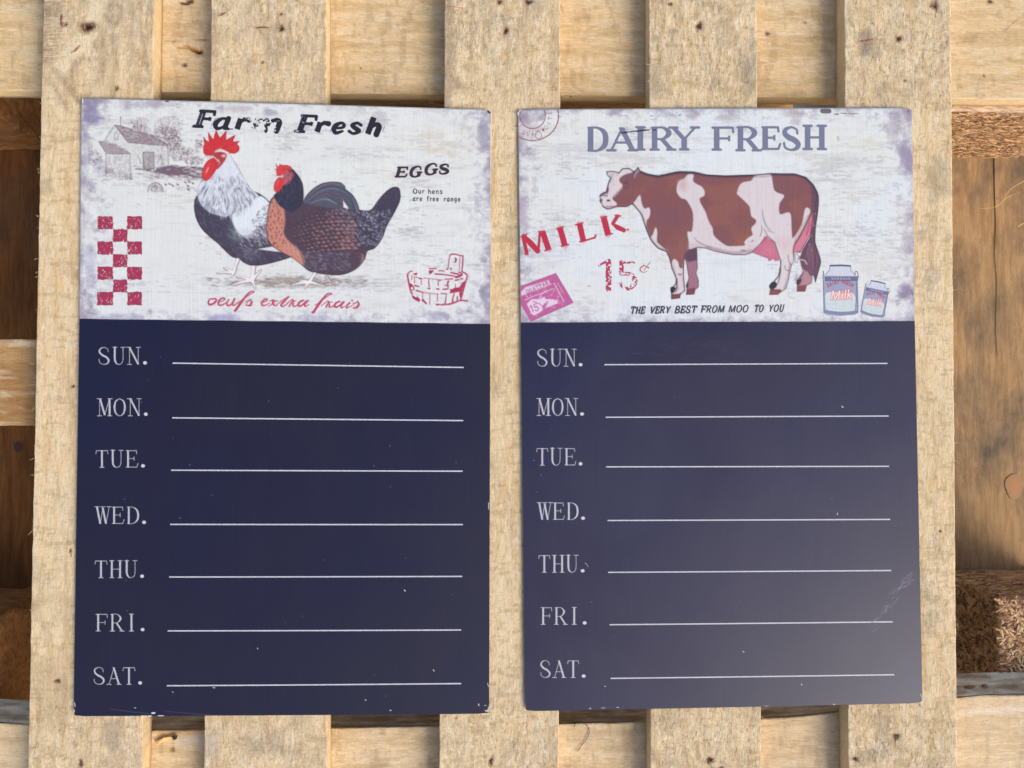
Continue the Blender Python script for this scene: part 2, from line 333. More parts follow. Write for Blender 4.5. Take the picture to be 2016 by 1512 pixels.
def art_rooster():
    cv = Canvas(380, 252, 585, 572, 1.0); rng = np.random.default_rng(21)
    leg(cv, (470, 507), (460, 537), [(427, 538), (441, 528), (457, 546)], 6)
    leg(cv, (500, 521), (497, 552), [(457, 562), (503, 568), (516, 532), (466, 545)], 7)
    for s in ([(470, 548), (480, 546)], [(515, 530), (504, 540)], [(440, 527), (452, 529)]): cv.stroke(s, .9, (165, 140, 145), .7)
    body = smooth([(389, 386), (383.8, 402), (384.6, 418), (389, 434), (399, 451.3), (413.7, 466), (431, 480.4), (448.6, 498), (460, 506.6), (472, 509.5), (480.6, 516.8), (495, 522.6), (515.5, 522), (544.7, 515.4), (573.8, 506.6), (585, 503), (585, 470), (560, 455), (545, 400), (531.6, 399), (523, 390), (507, 380), (470, 370), (420, 360)], 5, True)
    cv.poly(body, (70, 62, 78), 1, 1.4)
    i = cv.polymask(body, 1.4); full = np.zeros_like(cv.A); full[i[2]:i[3], i[0]:i[1]] = i[4]; cv.clip = full
    for k in range(1500):       # dark plumage with green and plum sheen
        x = rng.uniform(382, 580); y = rng.uniform(385, 522)
        d = (x - 384) * .6 + (522 - y) * .4
        col = [(40, 36, 54), (104, 96, 114), (92, 60, 84), (78, 98, 106), (122, 118, 134)][rng.integers(5)]
        l = rng.uniform(3, 8); cv.stroke([(x, y), (x + l * .75, y + l * .8)], (1.8, .6), col, rng.uniform(.2, .6))
    for k in range(60):
        cv.stroke([(rng.uniform(440, 475), rng.uniform(425, 470)), (rng.uniform(455, 480), rng.uniform(455, 485))], 1.1, (120, 140, 145), .18)
    for k in range(260):       # scaly fringe under the shoulder
        x = rng.uniform(472, 526); y = 452 + rng.normal(0, 12) + (x - 472) * .1
        l = rng.uniform(3, 7); cv.stroke([(x, y), (x + l, y + l * .9)], (1.4, .5), (196, 192, 200), rng.uniform(.3, .75))
    for k in range(170):       # thigh down
        x = 490 + rng.normal(0, 12); y = 500 + rng.normal(0, 10); t = rng.uniform(0, 6.28); r = rng.uniform(2, 4)
        cv.stroke([(x + r * math.cos(t + q), y + r * math.sin(t + q)) for q in (0, .5, 1.0)], .9, (150, 144, 162), .3)
    sh = smooth([(509.7, 387), (530, 400), (529, 436), (510, 446), (492, 462), (474, 461.5), (461, 443), (459, 422), (486, 407)], 5, True)
    cv.poly(sh, (218, 224, 226), 1, 3)
    for k in range(150):
        x = rng.uniform(495, 530); y = rng.uniform(405, 462)
        if (x - 495) + (y - 405) * .9 < 26: continue
        cv.dot(x, y, rng.uniform(1, 2), rng.uniform(1, 2.2), (92, 86, 106), rng.uniform(.3, .7))
        cv.stroke([(x + 1, y + 2), (x + 4, y + 4)], .9, (214, 212, 218), .6)
    for k in range(60): cv.stroke([(rng.uniform(462, 500), rng.uniform(448, 460)), (rng.uniform(470, 505), rng.uniform(456, 470))], .9, (200, 200, 205), .4)
    cv.poly([(509, 491), (537, 486), (556, 496.5), (540, 495)], (224, 222, 224), .9, 1.2)
    cv.clip = None
    cv.stroke([(508, 381), (520, 389), (531, 398), (545, 404)], (1, 2.4), (92, 92, 110), .8, sm=4)
    hk = smooth([(440, 303), (453, 303), (462, 320), (474, 340), (485, 358), (494, 372), (508, 384), (505, 390), (486.5, 408), (460, 419), (445.7, 427), (431, 424), (413.7, 418), (399, 405), (390.4, 389), (390, 372), (396.5, 359), (409.7, 355), (426, 335), (434, 318)], 5, True)
    cv.poly(hk, (212, 214, 220), 1, 1.6)
    i = cv.polymask(hk, 2.5); full = np.zeros_like(cv.A); full[i[2]:i[3], i[0]:i[1]] = i[4]; cv.clip = full
    for k in range(1150):
        u = rng.random(); v = rng.random() ** .75
        x0 = 446 + (u - .55) * 14; y0 = 306
        x1 = 386 + u * 121; y1 = 380 + 47 * math.sin(math.pi * min(1, max(0, u * .93 + .02))) ** .8
        x = x0 + (x1 - x0) * v; y = y0 + (y1 - y0) * v; dx, dy = x1 - x0, y1 - y0; L = math.hypot(dx, dy); l = rng.uniform(5, 13) * (.4 + v)
        e = (x + dx / L * l, y + dy / L * l); dark = v > .35 and rng.random() < (.28 + .35 * v + .2 * (u > .62))
        col = [(78, 80, 106), (108, 110, 136), (96, 90, 110)][rng.integers(3)] if dark else [(236, 238, 240), (220, 222, 230), (204, 206, 216)][rng.integers(3)]
        cv.stroke([(x, y), ((x + e[0]) / 2 + rng.normal(0, .5), (y + e[1]) / 2), e], (.5, 1.5, .5), col, rng.uniform(.35, .85) * (1 if v > .3 else .5))
    cv.clip = None
    for k in range(90):
        u = rng.random(); x = 392 + u * 108; y = 387 + rng.normal(0, 2.5) + 38 * math.sin(math.pi * (u * .93 + .02)) ** .8
        cv.stroke([(x, y - 5), (x + (x - 440) * .05, y + rng.uniform(2, 7))], (1.9, .4), [(196, 196, 208), (150, 150, 168), (110, 108, 128)][rng.integers(3)], .6)
    cv.stroke([(462, 318), (472, 336), (480, 352)], (1, 2.6, 1), (186, 176, 188), .55, 3, sm=4)
    comb = [(401, 270), (406, 276), (412.3, 281), (411, 270), (410.3, 259.5), (415, 268), (421, 275.4), (423, 266), (426.2, 256.2), (430, 265), (434, 272), (440, 265), (446.7, 257.5), (446, 268), (446, 276.7), (455, 271), (464.6, 266), (461, 274), (459, 279.4), (466, 279.5), (473, 278.3), (469, 282), (467, 284.7), (471.6, 288.6), (472, 294), (470, 299), (463, 303), (452, 302), (444, 296), (433.5, 292.6), (424, 297), (420, 307), (405.7, 306.5), (401.5, 302), (400.5, 290), (403, 284.7)]
    cv.poly(comb, (200, 50, 56), 1, 1.3)
    for k in range(60): cv.dot(rng.uniform(404, 468), rng.uniform(282, 300), 2.5, 2, (222, 84, 82) if k % 2 else (180, 44, 52), .22, 2)
    cv.poly([(421, 306), (426, 299), (434, 294.5), (443, 297), (452, 302), (450, 310), (440, 303), (430, 301)], (222, 206, 202), 1, 1.5, 3)
    cv.poly([(421.6, 308.5), (422, 303), (429.5, 299.5), (441, 300.5), (447.4, 306), (444, 316.4), (436, 327), (427, 334), (427, 313)], (176, 60, 62), 1, 1.3, 3)
    cv.dot(441, 307.5, 4.2, 2.6, (222, 188, 190), .85, 2)
    cv.dot(430, 317, 2.6, 2.2, (206, 190, 160), .9); cv.dot(430, 317, 1.2, 1.2, (60, 40, 40), .8); cv.stroke([(427, 313), (434, 320), (431, 325)], 1, (226, 206, 190), .6)
    cv.stroke([(421, 304), (430, 301), (440, 302)], 1.2, (120, 40, 50), .5, sm=4)
    cv.poly([(402, 308.5), (412, 307.5), (422, 309), (416, 313)], (224, 206, 204), .9, 1.5)
    wat = smooth([(417.6, 312.4), (424, 312.4), (429, 322), (428, 332), (419, 347), (408.4, 356.7), (401, 353.4), (398.8, 344), (401, 331), (408, 319)], 4, True)
    cv.poly(wat, (204, 56, 58), 1, 1.3)
    cv.stroke([(414, 322), (407, 336), (404, 347)], (2, 5, 2), (228, 84, 82), .6, 3, sm=4); cv.stroke([(411, 331), (407, 340)], 1.5, (245, 190, 190), .8)
    cv.stroke([(424, 316), (426, 328), (418, 345)], 2, (168, 30, 40), .5, 2, sm=4)
    cv.stroke(body[2:70], 1.3, (48, 36, 52), .75)
    return cv.soften(1, .05)

def art_hen():
    cv = Canvas(522, 318, 794, 574, 1.0); rng = np.random.default_rng(31)
    # the cockerel's sickle feathers rise behind the hen
    tail = smooth([(598, 396), (612.6, 376), (635.8, 361.3), (665.6, 358.8), (678.8, 366), (681, 373), (693.7, 383), (703.6, 399), (707, 418), (687, 414), (677, 396), (676, 416), (600, 412)], 4, True)
    cv.poly(tail, (84, 84, 98), 1, 1.4)
    for (pts, w, c, a) in (([(600, 396), (625, 372), (650, 362), (676, 366)], (1, 3, 3), (116, 102, 112), .9), ([(604, 398), (630, 378), (660, 372), (690, 388), (703, 412)], (1, 4, 4), (104, 112, 122), .8),
                           ([(606, 400), (640, 382), (668, 386), (684, 408)], (1, 2.5, 2), (120, 92, 104), .7), ([(610, 402), (640, 392), (664, 402)], (1, 5, 2), (128, 138, 146), .6),
                           ([(602, 394), (628, 374), (660, 368), (690, 386), (700, 412)], 1, (44, 42, 58), .8), ([(606, 400), (640, 380), (672, 388)], 1, (44, 42, 58), .8), ([(612, 403), (645, 390), (672, 404)], 1.1, (40, 38, 52), .7), ([(668, 376), (690, 390), (698, 414)], 1.2, (36, 34, 50), .8)):
        cv.stroke(pts, w, c, a, sm=6)
    cv.poly([(676, 396), (687, 411), (677, 409)], (226, 224, 218), 1, 1)
    leg(cv, (641, 540), (648, 553), [(628, 560), (660, 562)], 4, (196, 182, 180), (160, 140, 140))
    leg(cv, (623, 534), (609, 556), [(574, 562), (600, 569), (631, 562), (590, 554)], 6)
    out = smooth([(540, 388), (531.6, 402.6), (526.6, 434), (525.8, 454), (531.6, 477), (549.8, 493.6), (574.6, 506.8), (594.4, 521.7), (612.6, 535), (652.3, 541.5), (678.8, 540), (703.6, 528.3), (718.5, 510), (723.4, 495), (738.3, 488.6), (753, 468.8), (761.5, 445.6), (778, 416), (788, 392.7), (786.3, 373), (778, 369), (764.8, 374.5), (746.6, 392.7), (730, 414), (707, 414), (677, 412.5), (635.8, 407.6), (600, 400), (570, 380)], 5, True)
    cv.poly(out, (80, 64, 76), 1, 1.4)
    i = cv.polymask(out, 1.4); full = np.zeros_like(cv.A); full[i[2]:i[3], i[0]:i[1]] = i[4]; cv.clip = full
    cv.poly([(690, 412), (735, 408), (790, 360), (795, 420), (760, 470), (735, 492), (712, 480), (700, 450)], (64, 60, 76), .85, 22)
    for k in range(1400):
        x = rng.uniform(555, 790); y = rng.uniform(368, 541)
        tl = x + rng.normal(0, 8) > 690 and y < 490 and (x - 690) > (y - 440) * .5
        if tl: a, l, c = -.75 + rng.normal(0, .25), rng.uniform(3, 6), [(40, 36, 52), (96, 94, 112), (66, 60, 76)][rng.integers(3)]
        else: a, l, c = .35 + rng.normal(0, .3), rng.uniform(3, 6), [(54, 40, 52), (104, 74, 78), (88, 62, 70), (70, 60, 76)][rng.integers(4)]
        cv.stroke([(x, y), (x + l * math.cos(a), y + l * math.sin(a))], (1.7, .6), c, rng.uniform(.25, .6))
    for k in range(520):       # pale flecks over the saddle and tail
        x = rng.uniform(640, 770); y = rng.uniform(412, 486)
        if y > 420 + (x - 640) * .9 and x < 705: continue
        cv.stroke([(x, y), (x + rng.uniform(1.2, 3), y + rng.uniform(.8, 2.8))], 1, (176, 176, 196), rng.uniform(.2, .9))
    for r in range(10):        # scalloped wing rows, smaller towards the shoulder
        for c in range(15):
            f = .62 + .05 * c; x = 572 + c * (7.2 + c * .14) + (r % 2) * 4 + rng.normal(0, .9); y = 432 + r * 7.6 + (c - 7) ** 2 * .1 - c * 1.1 + rng.normal(0, .9)
            if x > 690 + r * 1.5 or x < 574 + max(0, (r - 4)) * 6 or y > 505: continue
            al = rng.uniform(.25, .7) * (.45 + .55 * min(1, c / 6)) * (.5 if r < 2 else 1)
            cv.poly([(x, y), (x + 4 * f, y - 3.6 * f), (x + 9 * f, y + .4), (x + 5 * f, y + 3.2 * f)], (158, 120, 120), min(1, al * 1.25), 1.8)
            cv.stroke([(x - .5, y - 1.2), (x + 4.5 * f, y - 4.6 * f), (x + 10 * f, y)], 1.4, (42, 30, 42), .65)
            cv.stroke([(x + 1, y + 3 * f), (x + 8 * f, y + 2.6 * f)], 1.4, (42, 30, 42), .65)
    for k in range(420):
        x = rng.uniform(565, 705); y = rng.uniform(420, 505); l = rng.uniform(3, 7)
        cv.stroke([(x, y), (x + l, y + l * .5)], .9, [(70, 54, 66), (128, 98, 104), (60, 46, 60)][rng.integers(3)], .3)
    for k in range(7): cv.stroke([(672 + k * 1.6, 492 - k * 6), (684 + k, 488 - k * 6), (696, 492 - k * 5.6)], 1.7, (158, 112, 108), .55, sm=3)
    for k in range(200):       # bluish scallops under the wing
        x = rng.uniform(596, 690); y = 496 + rng.uniform(0, 36)
        cv.stroke([(x, y), (x + 2, y - .9), (x + rng.uniform(3, 6), y + rng.uniform(0, 2))], .9, (146, 148, 170), rng.uniform(.1, .55), sm=2)
    br = smooth([(541.5, 389.4), (533, 402.6), (524, 434), (524, 454), (529, 477), (549.8, 495), (574.6, 508), (596, 524), (594, 506), (586, 490.3), (569.6, 476), (559, 459), (561.4, 439), (559.7, 414), (549, 403)], 4, True)
    cv.poly(br, (196, 132, 114), 1, 4)
    for r in range(16):
        for c in range(6):
            x = 528 + c * 7.6 + (r % 2) * 3.8 + max(0, r - 11) * 5 + rng.normal(0, 1.5); y = 398 + r * 7.2 + rng.normal(0, 1.6)
            if not inpoly(br, x + 2, y): continue
            cv.stroke([(x, y - 1.6), (x + rng.uniform(-1.5, 1), y + 2)], (1.4, 3.6), (98, 52, 58), rng.uniform(.45, .85) if y < 485 else .3, 1.4)
            cv.stroke([(x - 2, y + 3), (x + 1, y + 4.2), (x + 3.6, y + 2.4)], .8, (216, 142, 118), .6)
    for k in range(120):
        x = rng.uniform(560, 600); y = 478 + (x - 560) * .9 + rng.normal(0, 7); cv.stroke([(x, y), (x + 2.5, y + 4)], 1, (198, 150, 136), .4)
    cv.stroke([(722, 495), (718, 512), (706, 526), (692, 535)], (1, 4, 1), (160, 108, 102), .6, 3, sm=4)
    for k in range(30): cv.stroke([(712 + rng.normal(0, 2), 500 + k * .9), (716, 504 + k)], .8, (190, 160, 150), .35)
    cv.clip = None
    neck = smooth([(566, 327), (579.5, 336.5), (591, 351.3), (597, 366.2), (598, 392.7), (592, 406), (583, 414), (574.6, 418), (563, 412.5), (549.8, 404.3), (539.8, 388), (545, 380), (558, 366.2), (570, 350)], 4, True)
    cv.poly(neck, (52, 50, 68), 1, 2)
    for k in range(260):
        x = rng.uniform(546, 596); y = rng.uniform(352, 408)
        if not inpoly(neck, x, y): continue
        cv.stroke([(x, y), (x + rng.normal(0, 1), y + rng.uniform(3, 8))], (.6, 1.1, .4), [(84, 86, 112), (28, 26, 40), (104, 96, 112)][rng.integers(3)], .5)
    cv.poly([(558, 350), (560, 341.4), (566, 338), (577.9, 341.4), (576, 350), (571, 358), (561.4, 364)], (170, 84, 92), .9, 6, 3)
    cv.dot(568, 346, 1.6, 1.4, (60, 34, 40), .8)
    for k in range(24): cv.dot(rng.uniform(559, 575), rng.uniform(342, 362), 1.1, 1, (212, 130, 140), .35)
    cv.poly([(543, 322.4), (547, 328), (549.5, 329), (551.4, 323.8), (557, 326), (566.3, 325.7), (573, 329), (577, 334), (566, 337), (561, 341), (553, 347), (544.8, 346.4), (546, 341), (543.5, 340), (546, 337.5), (541.5, 334), (546, 333)], (208, 66, 66), 1, 1.2)
    cv.stroke([(556, 336), (566, 333), (574, 336)], 2, (92, 40, 56), .5, 2, sm=3)
    w = smooth([(553, 349.7), (559.7, 354.7), (557, 368), (550, 377), (544.8, 379.5), (540, 373), (541.5, 361), (547, 352)], 4, True)
    cv.poly(w, (204, 58, 60), 1, 1.3); cv.stroke([(549, 356), (545, 366)], (1.5, 3, 1.2), (238, 120, 116), .7, 2)
    cv.stroke(out[:110], 1.1, (52, 38, 50), .6)
    return cv.soften(1, .05)

def art_tub():
    cv = Canvas(798, 496, 926, 606, 1.5); R = (176, 44, 84)
    q = lambda pts: [(780 + x / 10.8, 480 + y / 10.8) for x, y in pts]
    S = [([(250,640),(245,700),(265,800),(290,930),(330,1060)],(3,2.2)),([(250,640),(290,600),(345,580)],1.6),([(1140,255),(1175,225),(1260,225),(1345,250),(1420,265)],2),
         ([(1420,260),(1415,420),(1395,590)],2),([(1145,250),(1125,350),(1110,470),(1095,545),(1065,550)],1.3),([(1395,595),(1460,625),(1510,680),(1480,800),(1440,940),(1385,1150),(1350,1210)],(2,2.6)),
         ([(1350,1210),(1440,1205),(1515,1220)],2.3),([(960,1300),(1100,1290),(1220,1260),(1320,1220)],2.6),([(860,1295),(915,1295)],2.6),([(705,530),(850,530)],1.6),([(910,575),(1020,580)],1.5),
         ([(830,648),(980,655),(1120,672),(1240,690)],(1.8,2)),([(1165,615),(1260,635),(1330,650)],2.4),([(1330,600),(1400,640)],2),([(1040,755),(1200,748)],1.7),([(890,785),(940,785)],1.6),
         ([(1260,780),(1330,765)],2.2),([(1370,750),(1410,745)],2),([(590,730),(860,760),(1000,770)],.6),([(420,715),(500,735)],.9),([(500,740),(545,745)],2.4),([(535,760),(535,870)],.7),
         ([(695,760),(695,860),(710,910)],1.5),([(680,950),(715,955)],2.2),([(895,790),(895,890)],1.3),([(865,962),(910,968)],2.2),([(1110,800),(1090,880),(1110,940)],(3.2,1.5)),([(1040,885),(1120,890)],1.4),
         ([(1000,970),(1090,965)],2.2),([(1265,860),(1262,950)],.7),([(395,885),(490,915)],(2.2,1.6)),([(430,995),(575,1040)],(2.2,1.8)),([(960,1060),(1075,1068)],1.4),([(720,1080),(715,1290)],.8),
         ([(880,1070),(878,1220)],.9),([(1065,1080),(1055,1200),(1035,1290)],(.9,2.4)),([(1235,1060),(1205,1160),(1200,1260)],(1.2,3)),([(1300,1130),(1300,1200)],2),([(565,1060),(570,1200),(640,1270)],(.7,1.2)),
         ([(350,1040),(350,1100)],.8),([(390,700),(395,830)],.9),([(340,680),(335,760)],.9),([(1360,290),(1350,420),(1345,560)],.7),([(600,1040),(900,1075)],.5),([(340,900),(375,930),(370,980),(320,990)],2)]
    rng = np.random.default_rng(6); wear = np.clip((.8 - fbm(cv.H, cv.W, 4, 4, 9, 2)) * 12, .25, 1)
    for p, w in S:
        P = q(p); cv.stroke(P, np.asarray(w) + 1.6 if np.ndim(w) else w + 1.6, (238, 170, 190), .35, 1.6, sm=4)
        cv.stroke(P, w, R, .9, 1.2, sm=4, wear=wear)
    for p in ([(695,570),(805,565),(770,610),(730,650),(705,640)], [(360,640),(455,615),(430,680),(385,660)], [(1240,700),(1340,670),(1400,630),(1410,680),(1340,720),(1260,735)], [(290,840),(345,860),(355,895),(300,950)],
              [(1130,960),(1190,970),(1250,935),(1340,930),(1400,840),(1460,790),(1470,860),(1420,980),(1385,1150),(1350,1130),(1340,1020),(1240,1040),(1130,1055),(1160,1000)], [(335,1090),(430,1150),(450,1120),(520,1200),(480,1240),(350,1160)],
              [(540,1210),(570,1165),(620,1230),(665,1280),(640,1285)], [(1240,285),(1285,310),(1290,370),(1240,410),(1225,395),(1260,350)], [(1155,510),(1180,510),(1175,560),(1150,560)], [(1180,1260),(1230,1260),(1215,1275)]):
        cv.poly(q(p), R, .9, 1.4, wear=wear)
    return cv.soften(1)

def art_cow():
    cv = Canvas(1176, 326, 1620, 594, 1.0); rng = np.random.default_rng(41)
    a_ = lambda pts: [(1170 + x / 5.4, 320 + y / 5.4) for x, y in pts]
    b_ = lambda pts: [(1390 + x / 5.4, 320 + y / 5.4) for x, y in pts]
    BR = (128, 80, 80); CR = (212, 200, 200); DK = (62, 52, 66)
    # far legs first
    far = a_([(985,930),(1085,915),(1090,1030),(1095,1120),(1080,1180),(1105,1250),(1105,1325),(1070,1350),(1060,1400),(975,1405),(985,1340),(975,1310),(1005,1230),(980,1080),(960,1000)])
    cv.poly(far, (156, 108, 124), 1, 1.2); cv.poly(a_([(975,930),(1088,915),(1090,1040),(1000,1060),(965,1030)]), (92, 66, 84), 1, 3); cv.poly(a_([(985,1345),(1075,1330),(1060,1400),(978,1405)]), (122, 64, 76), 1, 1)
    far2 = b_([(985,1000),(1070,1020),(1130,1150),(1120,1280),(1060,1310),(1050,1370),(965,1370),(970,1310),(960,1260),(1000,1210),(1030,1170)])
    cv.poly(far2, (176, 128, 136), 1, 1.2); cv.poly(b_([(990,1000),(1060,1010),(1120,1100),(1060,1160),(1020,1120)]), (104, 68, 84), 1, 3); cv.poly(b_([(970,1310),(1070,1300),(1050,1370),(965,1372)]), (130, 70, 70), 1, 1)
    cv.poly(b_([(960,1260),(1000,1230),(1020,1250),(990,1300),(965,1310)]), DK, 1, 1.2)
    body = a_([(60,370),(70,340),(130,310),(150,230),(185,160),(265,110),(300,70),(370,65),(410,95),(485,95),(560,125),(680,150),(800,120),(900,100),(1050,105),(1200,135)]) + \
        b_([(200,145),(350,140),(520,135),(680,120),(950,125),(1060,160),(1140,240),(1175,350),(1160,480),(1135,560),(1110,760),(1000,960),(935,950),(930,1050),(905,1100),(880,1220),(850,1340),(800,1370),(760,1405),(670,1405),(690,1350),(740,1330),(770,1260),(790,1160),(790,1040),(730,850),(650,780),(590,850),(485,955),(420,980),(280,980),(80,940),(0,910)]) + \
        a_([(1100,900),(1010,930),(960,980),(950,1050),(945,1200),(960,1360),(915,1400),(905,1440),(820,1450),(820,1390),(870,1370),(880,1250),(825,1130),(800,1020),(765,945),(680,910),(600,820),(550,700),(500,550),(430,460),(400,440),(340,470),(240,470),(140,495),(95,470),(70,420)])
    cv.poly(body, BR, 1, 1.3)
    i = cv.polymask(body, 1.3); full = np.zeros_like(cv.A); full[i[2]:i[3], i[0]:i[1]] = i[4]; cv.clip = full
    n = fbm(cv.H, cv.W, 50, 60, 3, 4); cv.full(np.clip((n - .5) * 2.4, 0, .4), (152, 96, 82)); cv.full(np.clip((.48 - n) * 2.6, 0, .4), (120, 80, 96))
    cv.poly(b_([(290,760),(470,720),(440,900),(280,900)]), (156, 96, 66), .35, 18)
    W = [a_([(990,125),(1050,125),(1045,190),(1080,225),(1130,250),(1165,295),(1165,350),(1115,380),(1130,440),(1175,520),(1210,620),(1250,690)]) + b_([(20,640),(65,700),(75,770),(130,830),(220,890),(300,893),(410,885),(405,850),(450,800),(495,770),(480,700),(525,650),(530,610),(480,570),(465,480),(430,430),(335,340),(330,310),(355,240),(400,205),(480,190),(525,135),(680,120),(705,190),(730,300),(820,340),(825,370),(780,440),(785,550),(870,530),(905,570),(915,780),(935,800),(1020,660),(1050,510),(1075,480),(1110,530),(1000,760),(925,900),(930,1050),(905,1100),(880,1220),(850,1340),(800,1370),(720,1350),(700,1300),(600,900),(400,1000),(200,1000),(0,930)]) + a_([(1100,910),(1010,930),(1000,850),(985,740),(1035,730),(1045,540),(990,420),(960,390),(910,370),(870,300),(890,200),(950,170)]),
         a_([(50,360),(150,320),(150,220),(190,160),(260,120),(290,60),(400,70),(410,100),(330,125),(275,160),(265,200),(300,250),(240,320),(190,385),(240,440),(210,475),(140,500),(60,430)]),
         a_([(485,345),(500,420),(530,490),(580,480),(595,530),(580,590),(555,620),(545,700),(500,600),(420,450),(440,400)]), a_([(650,690),(668,740),(665,840),(700,880),(760,935),(680,915),(590,820),(620,770)]),
         a_([(850,1025),(890,1060),(905,1120),(940,1130),(945,1200),(955,1350),(900,1395),(820,1395),(870,1350),(880,1250),(830,1130),(825,1060)])]
    for w_ in W: cv.poly(w_, DK, .8, 1.6, 3)
    for w_ in W:
        c = np.mean(np.array(w_), 0); cv.poly([(p[0] + (c[0] - p[0]) * .006, p[1] + (c[1] - p[1]) * .010) for p in w_], CR, 1, 1.6, 3)
    for k in range(26):      # mauve modelling along belly, brisket and legs
        for pts in ([(1272, 452), (1290, 484), (1312, 494)], [(1322, 520), (1330, 550), (1334, 570)], [(1346, 520), (1345, 545), (1347, 566)], [(1392, 486), (1440, 499), (1478, 494)], [(1536, 512), (1534, 540), (1520, 566)], [(1556, 520), (1551, 548), (1544, 568)], [(1245, 402), (1262, 424), (1270, 446)]):
            cv.stroke([(x + rng.normal(0, 1.8), y + rng.normal(0, 1.5)) for x, y in pts], rng.uniform(1, 3), [(150, 118, 134), (178, 150, 160), (120, 92, 112)][k % 3], .10, 2, sm=4)
    cv.poly(a_([(890,200),(960,170),(990,230),(970,300),(900,290)]), (196, 150, 154), .55, 10)
    cv.poly(a_([(1000,860),(1100,860),(1240,905),(1250,940),(1000,940)]), (190, 160, 170), .45, 10)
    cv.poly(b_([(0,905),(120,935),(300,960),(440,940),(560,870),(500,990),(200,1000),(0,940)]), (190, 156, 168), .55, 10)
    cv.poly(b_([(740,800),(900,800),(900,900),(820,960),(780,900)]), (206, 168, 164), .35, 14)
    for k in range(200):
        x = rng.uniform(1460, 1560); y = rng.uniform(345, 560); cv.dot(x, y, 1, .8, (172, 146, 148), .18)
    for k in range(70): cv.dot(rng.uniform(1400, 1480), 488 + rng.normal(0, 6), 1, .8, (150, 110, 118), .3)
    # spine shadow, leg creases
    cv.stroke(a_([(485,100),(560,132),(680,155),(800,128),(900,108),(1050,112),(1200,140)]) + b_([(200,152),(350,148),(515,142)]), 4.5, DK, .75, 3)
    cv.stroke(b_([(690,128),(950,132),(1050,165),(1130,245),(1165,340)]), 4.5, DK, .75, 3)
    cv.stroke(b_([(520,148),(600,152),(685,140)]), 4, (150, 136, 154), .6, 3)
    cv.stroke(b_([(1120,230),(1130,400),(1128,520)]), 3.5, (92, 60, 78), .8, 3)
    cv.stroke(b_([(915,560),(905,660),(920,790)]), 1, DK, .5); cv.stroke(b_([(1085,560),(1020,680),(940,830),(925,930)]), 2, (150, 110, 130), .6, 2)
    cv.clip = None
    cv.poly(b_([(625,780),(720,850),(750,920),(778,1000),(775,1030),(735,1050),(710,1020),(670,1050),(655,1020),(600,1000),(485,955),(560,880)]), (192, 108, 130), 1, 1.4)
    for k in range(60): cv.stroke([(rng.uniform(1495, 1530), rng.uniform(478, 508))] * 1 + [(rng.uniform(1495, 1530), rng.uniform(478, 508))], .9, (216, 140, 158), .15)
    cv.poly(b_([(1135,540),(1140,640),(1110,760),(1050,850),(1000,940),(930,950),(945,880),(1010,780),(1080,640)]), (204, 122, 140), 1, 1.4)
    cv.stroke(b_([(1105,620),(1095,700),(1065,785),(1070,720),(1105,620)]), 1.3, (140, 60, 80), .8)
    tl = b_([(1120,250),(1165,300),(1192,350),(1188,500),(1160,700),(1158,850),(1212,1020),(1215,1060),(1200,1130),(1158,1275),(1148,1215),(1125,1190),(1110,1215),(1070,1150),(1040,1060),(1000,1010),(1020,940),(1100,800),(1135,660),(1150,480),(1125,350)])
    cv.poly(tl, (100, 68, 84), 1, 1.3)
    for k in range(60):
        x = rng.uniform(1040, 1190); cv.stroke(b_([(1120 + (x - 1110) * .3, 850 + rng.uniform(0, 60)), (x, 980 + rng.uniform(-40, 60)), (1130 + (x - 1120) * .5, 1180)]), (.6, 1.6, .6), [(70, 44, 62), (140, 96, 108), (118, 84, 104)][rng.integers(3)], .45, sm=3)
    cv.stroke(b_([(1140,240),(1190,350),(1187,500),(1160,700),(1155,850),(1212,1030),(1200,1120),(1158,1270)]), 1.8, DK, .9, sm=3)
    cv.stroke(b_([(940,1000),(955,965),(985,1000),(975,1030),(1040,1040),(1070,1080)]), 2, (196, 182, 188), .9, sm=3); cv.stroke(b_([(945,1000),(945,1060),(970,1060)]), 3, (206, 190, 192), .9)
    for x, y in ((1155, 545), (1150, 670), (1095, 875), (1120, 935), (1120, 780)): p = b_([(x, y)])[0]; cv.dot(p[0], p[1], 1, 1, (214, 160, 176), .8)
    # outline
    ol = np.array(body); cv.stroke(ol[:27], 2.0, DK, .9)
    cv.stroke(ol[37:], 1.5, (78, 58, 76), .85); cv.stroke(list(far) + [far[0]], 1.1, DK, .6); cv.stroke(list(far2), 1.1, DK, .6)
    for p, w in ((b_([(600,500),(600,560),(620,630),(650,690),(685,712)]), (1, 1.8, 1)), (b_([(615,710),(650,775)]), (1.2, 1.6)), (b_([(650,720),(720,748)]), 1.2), (b_([(592,675),(588,740),(570,785)]), 1.4), (b_([(870,980),(875,1040),(900,1090)]), 1.5),
                 (b_([(835,1095),(840,1130),(865,1150),(885,1145)]), 1.5), (b_([(480,845),(500,830)]), 2), (b_([(370,935),(410,935)]), 2), (a_([(1055,795),(1110,850),(1240,910)]), (.8, 1.6, 1)), (b_([(720,1270),(770,1200),(785,1120)]), 2), (b_([(1030,1170),(1000,1230)]), 2),
                 (a_([(895,1190),(920,1192)]), 3), (a_([(870,1240),(865,1290),(830,1330)]), 2), (a_([(620,140),(1000,108)]), .8)):
        cv.stroke(p, w, DK, .8, sm=4)
    for k in range(60):
        t = k / 60; x = 1259 + t * 120; y = np.interp(x, [1259, 1273, 1296, 1318, 1336, 1364, 1392], [338, 343, 348, 342.5, 339, 339.5, 345]); cv.stroke([(x, y), (x + 1, y - rng.uniform(1, 3))], .7, DK, .7)
    cv.poly(b_([(670,1310),(715,1265),(750,1290),(740,1330),(690,1350)]), (48, 42, 52), 1, 1.4, 3)
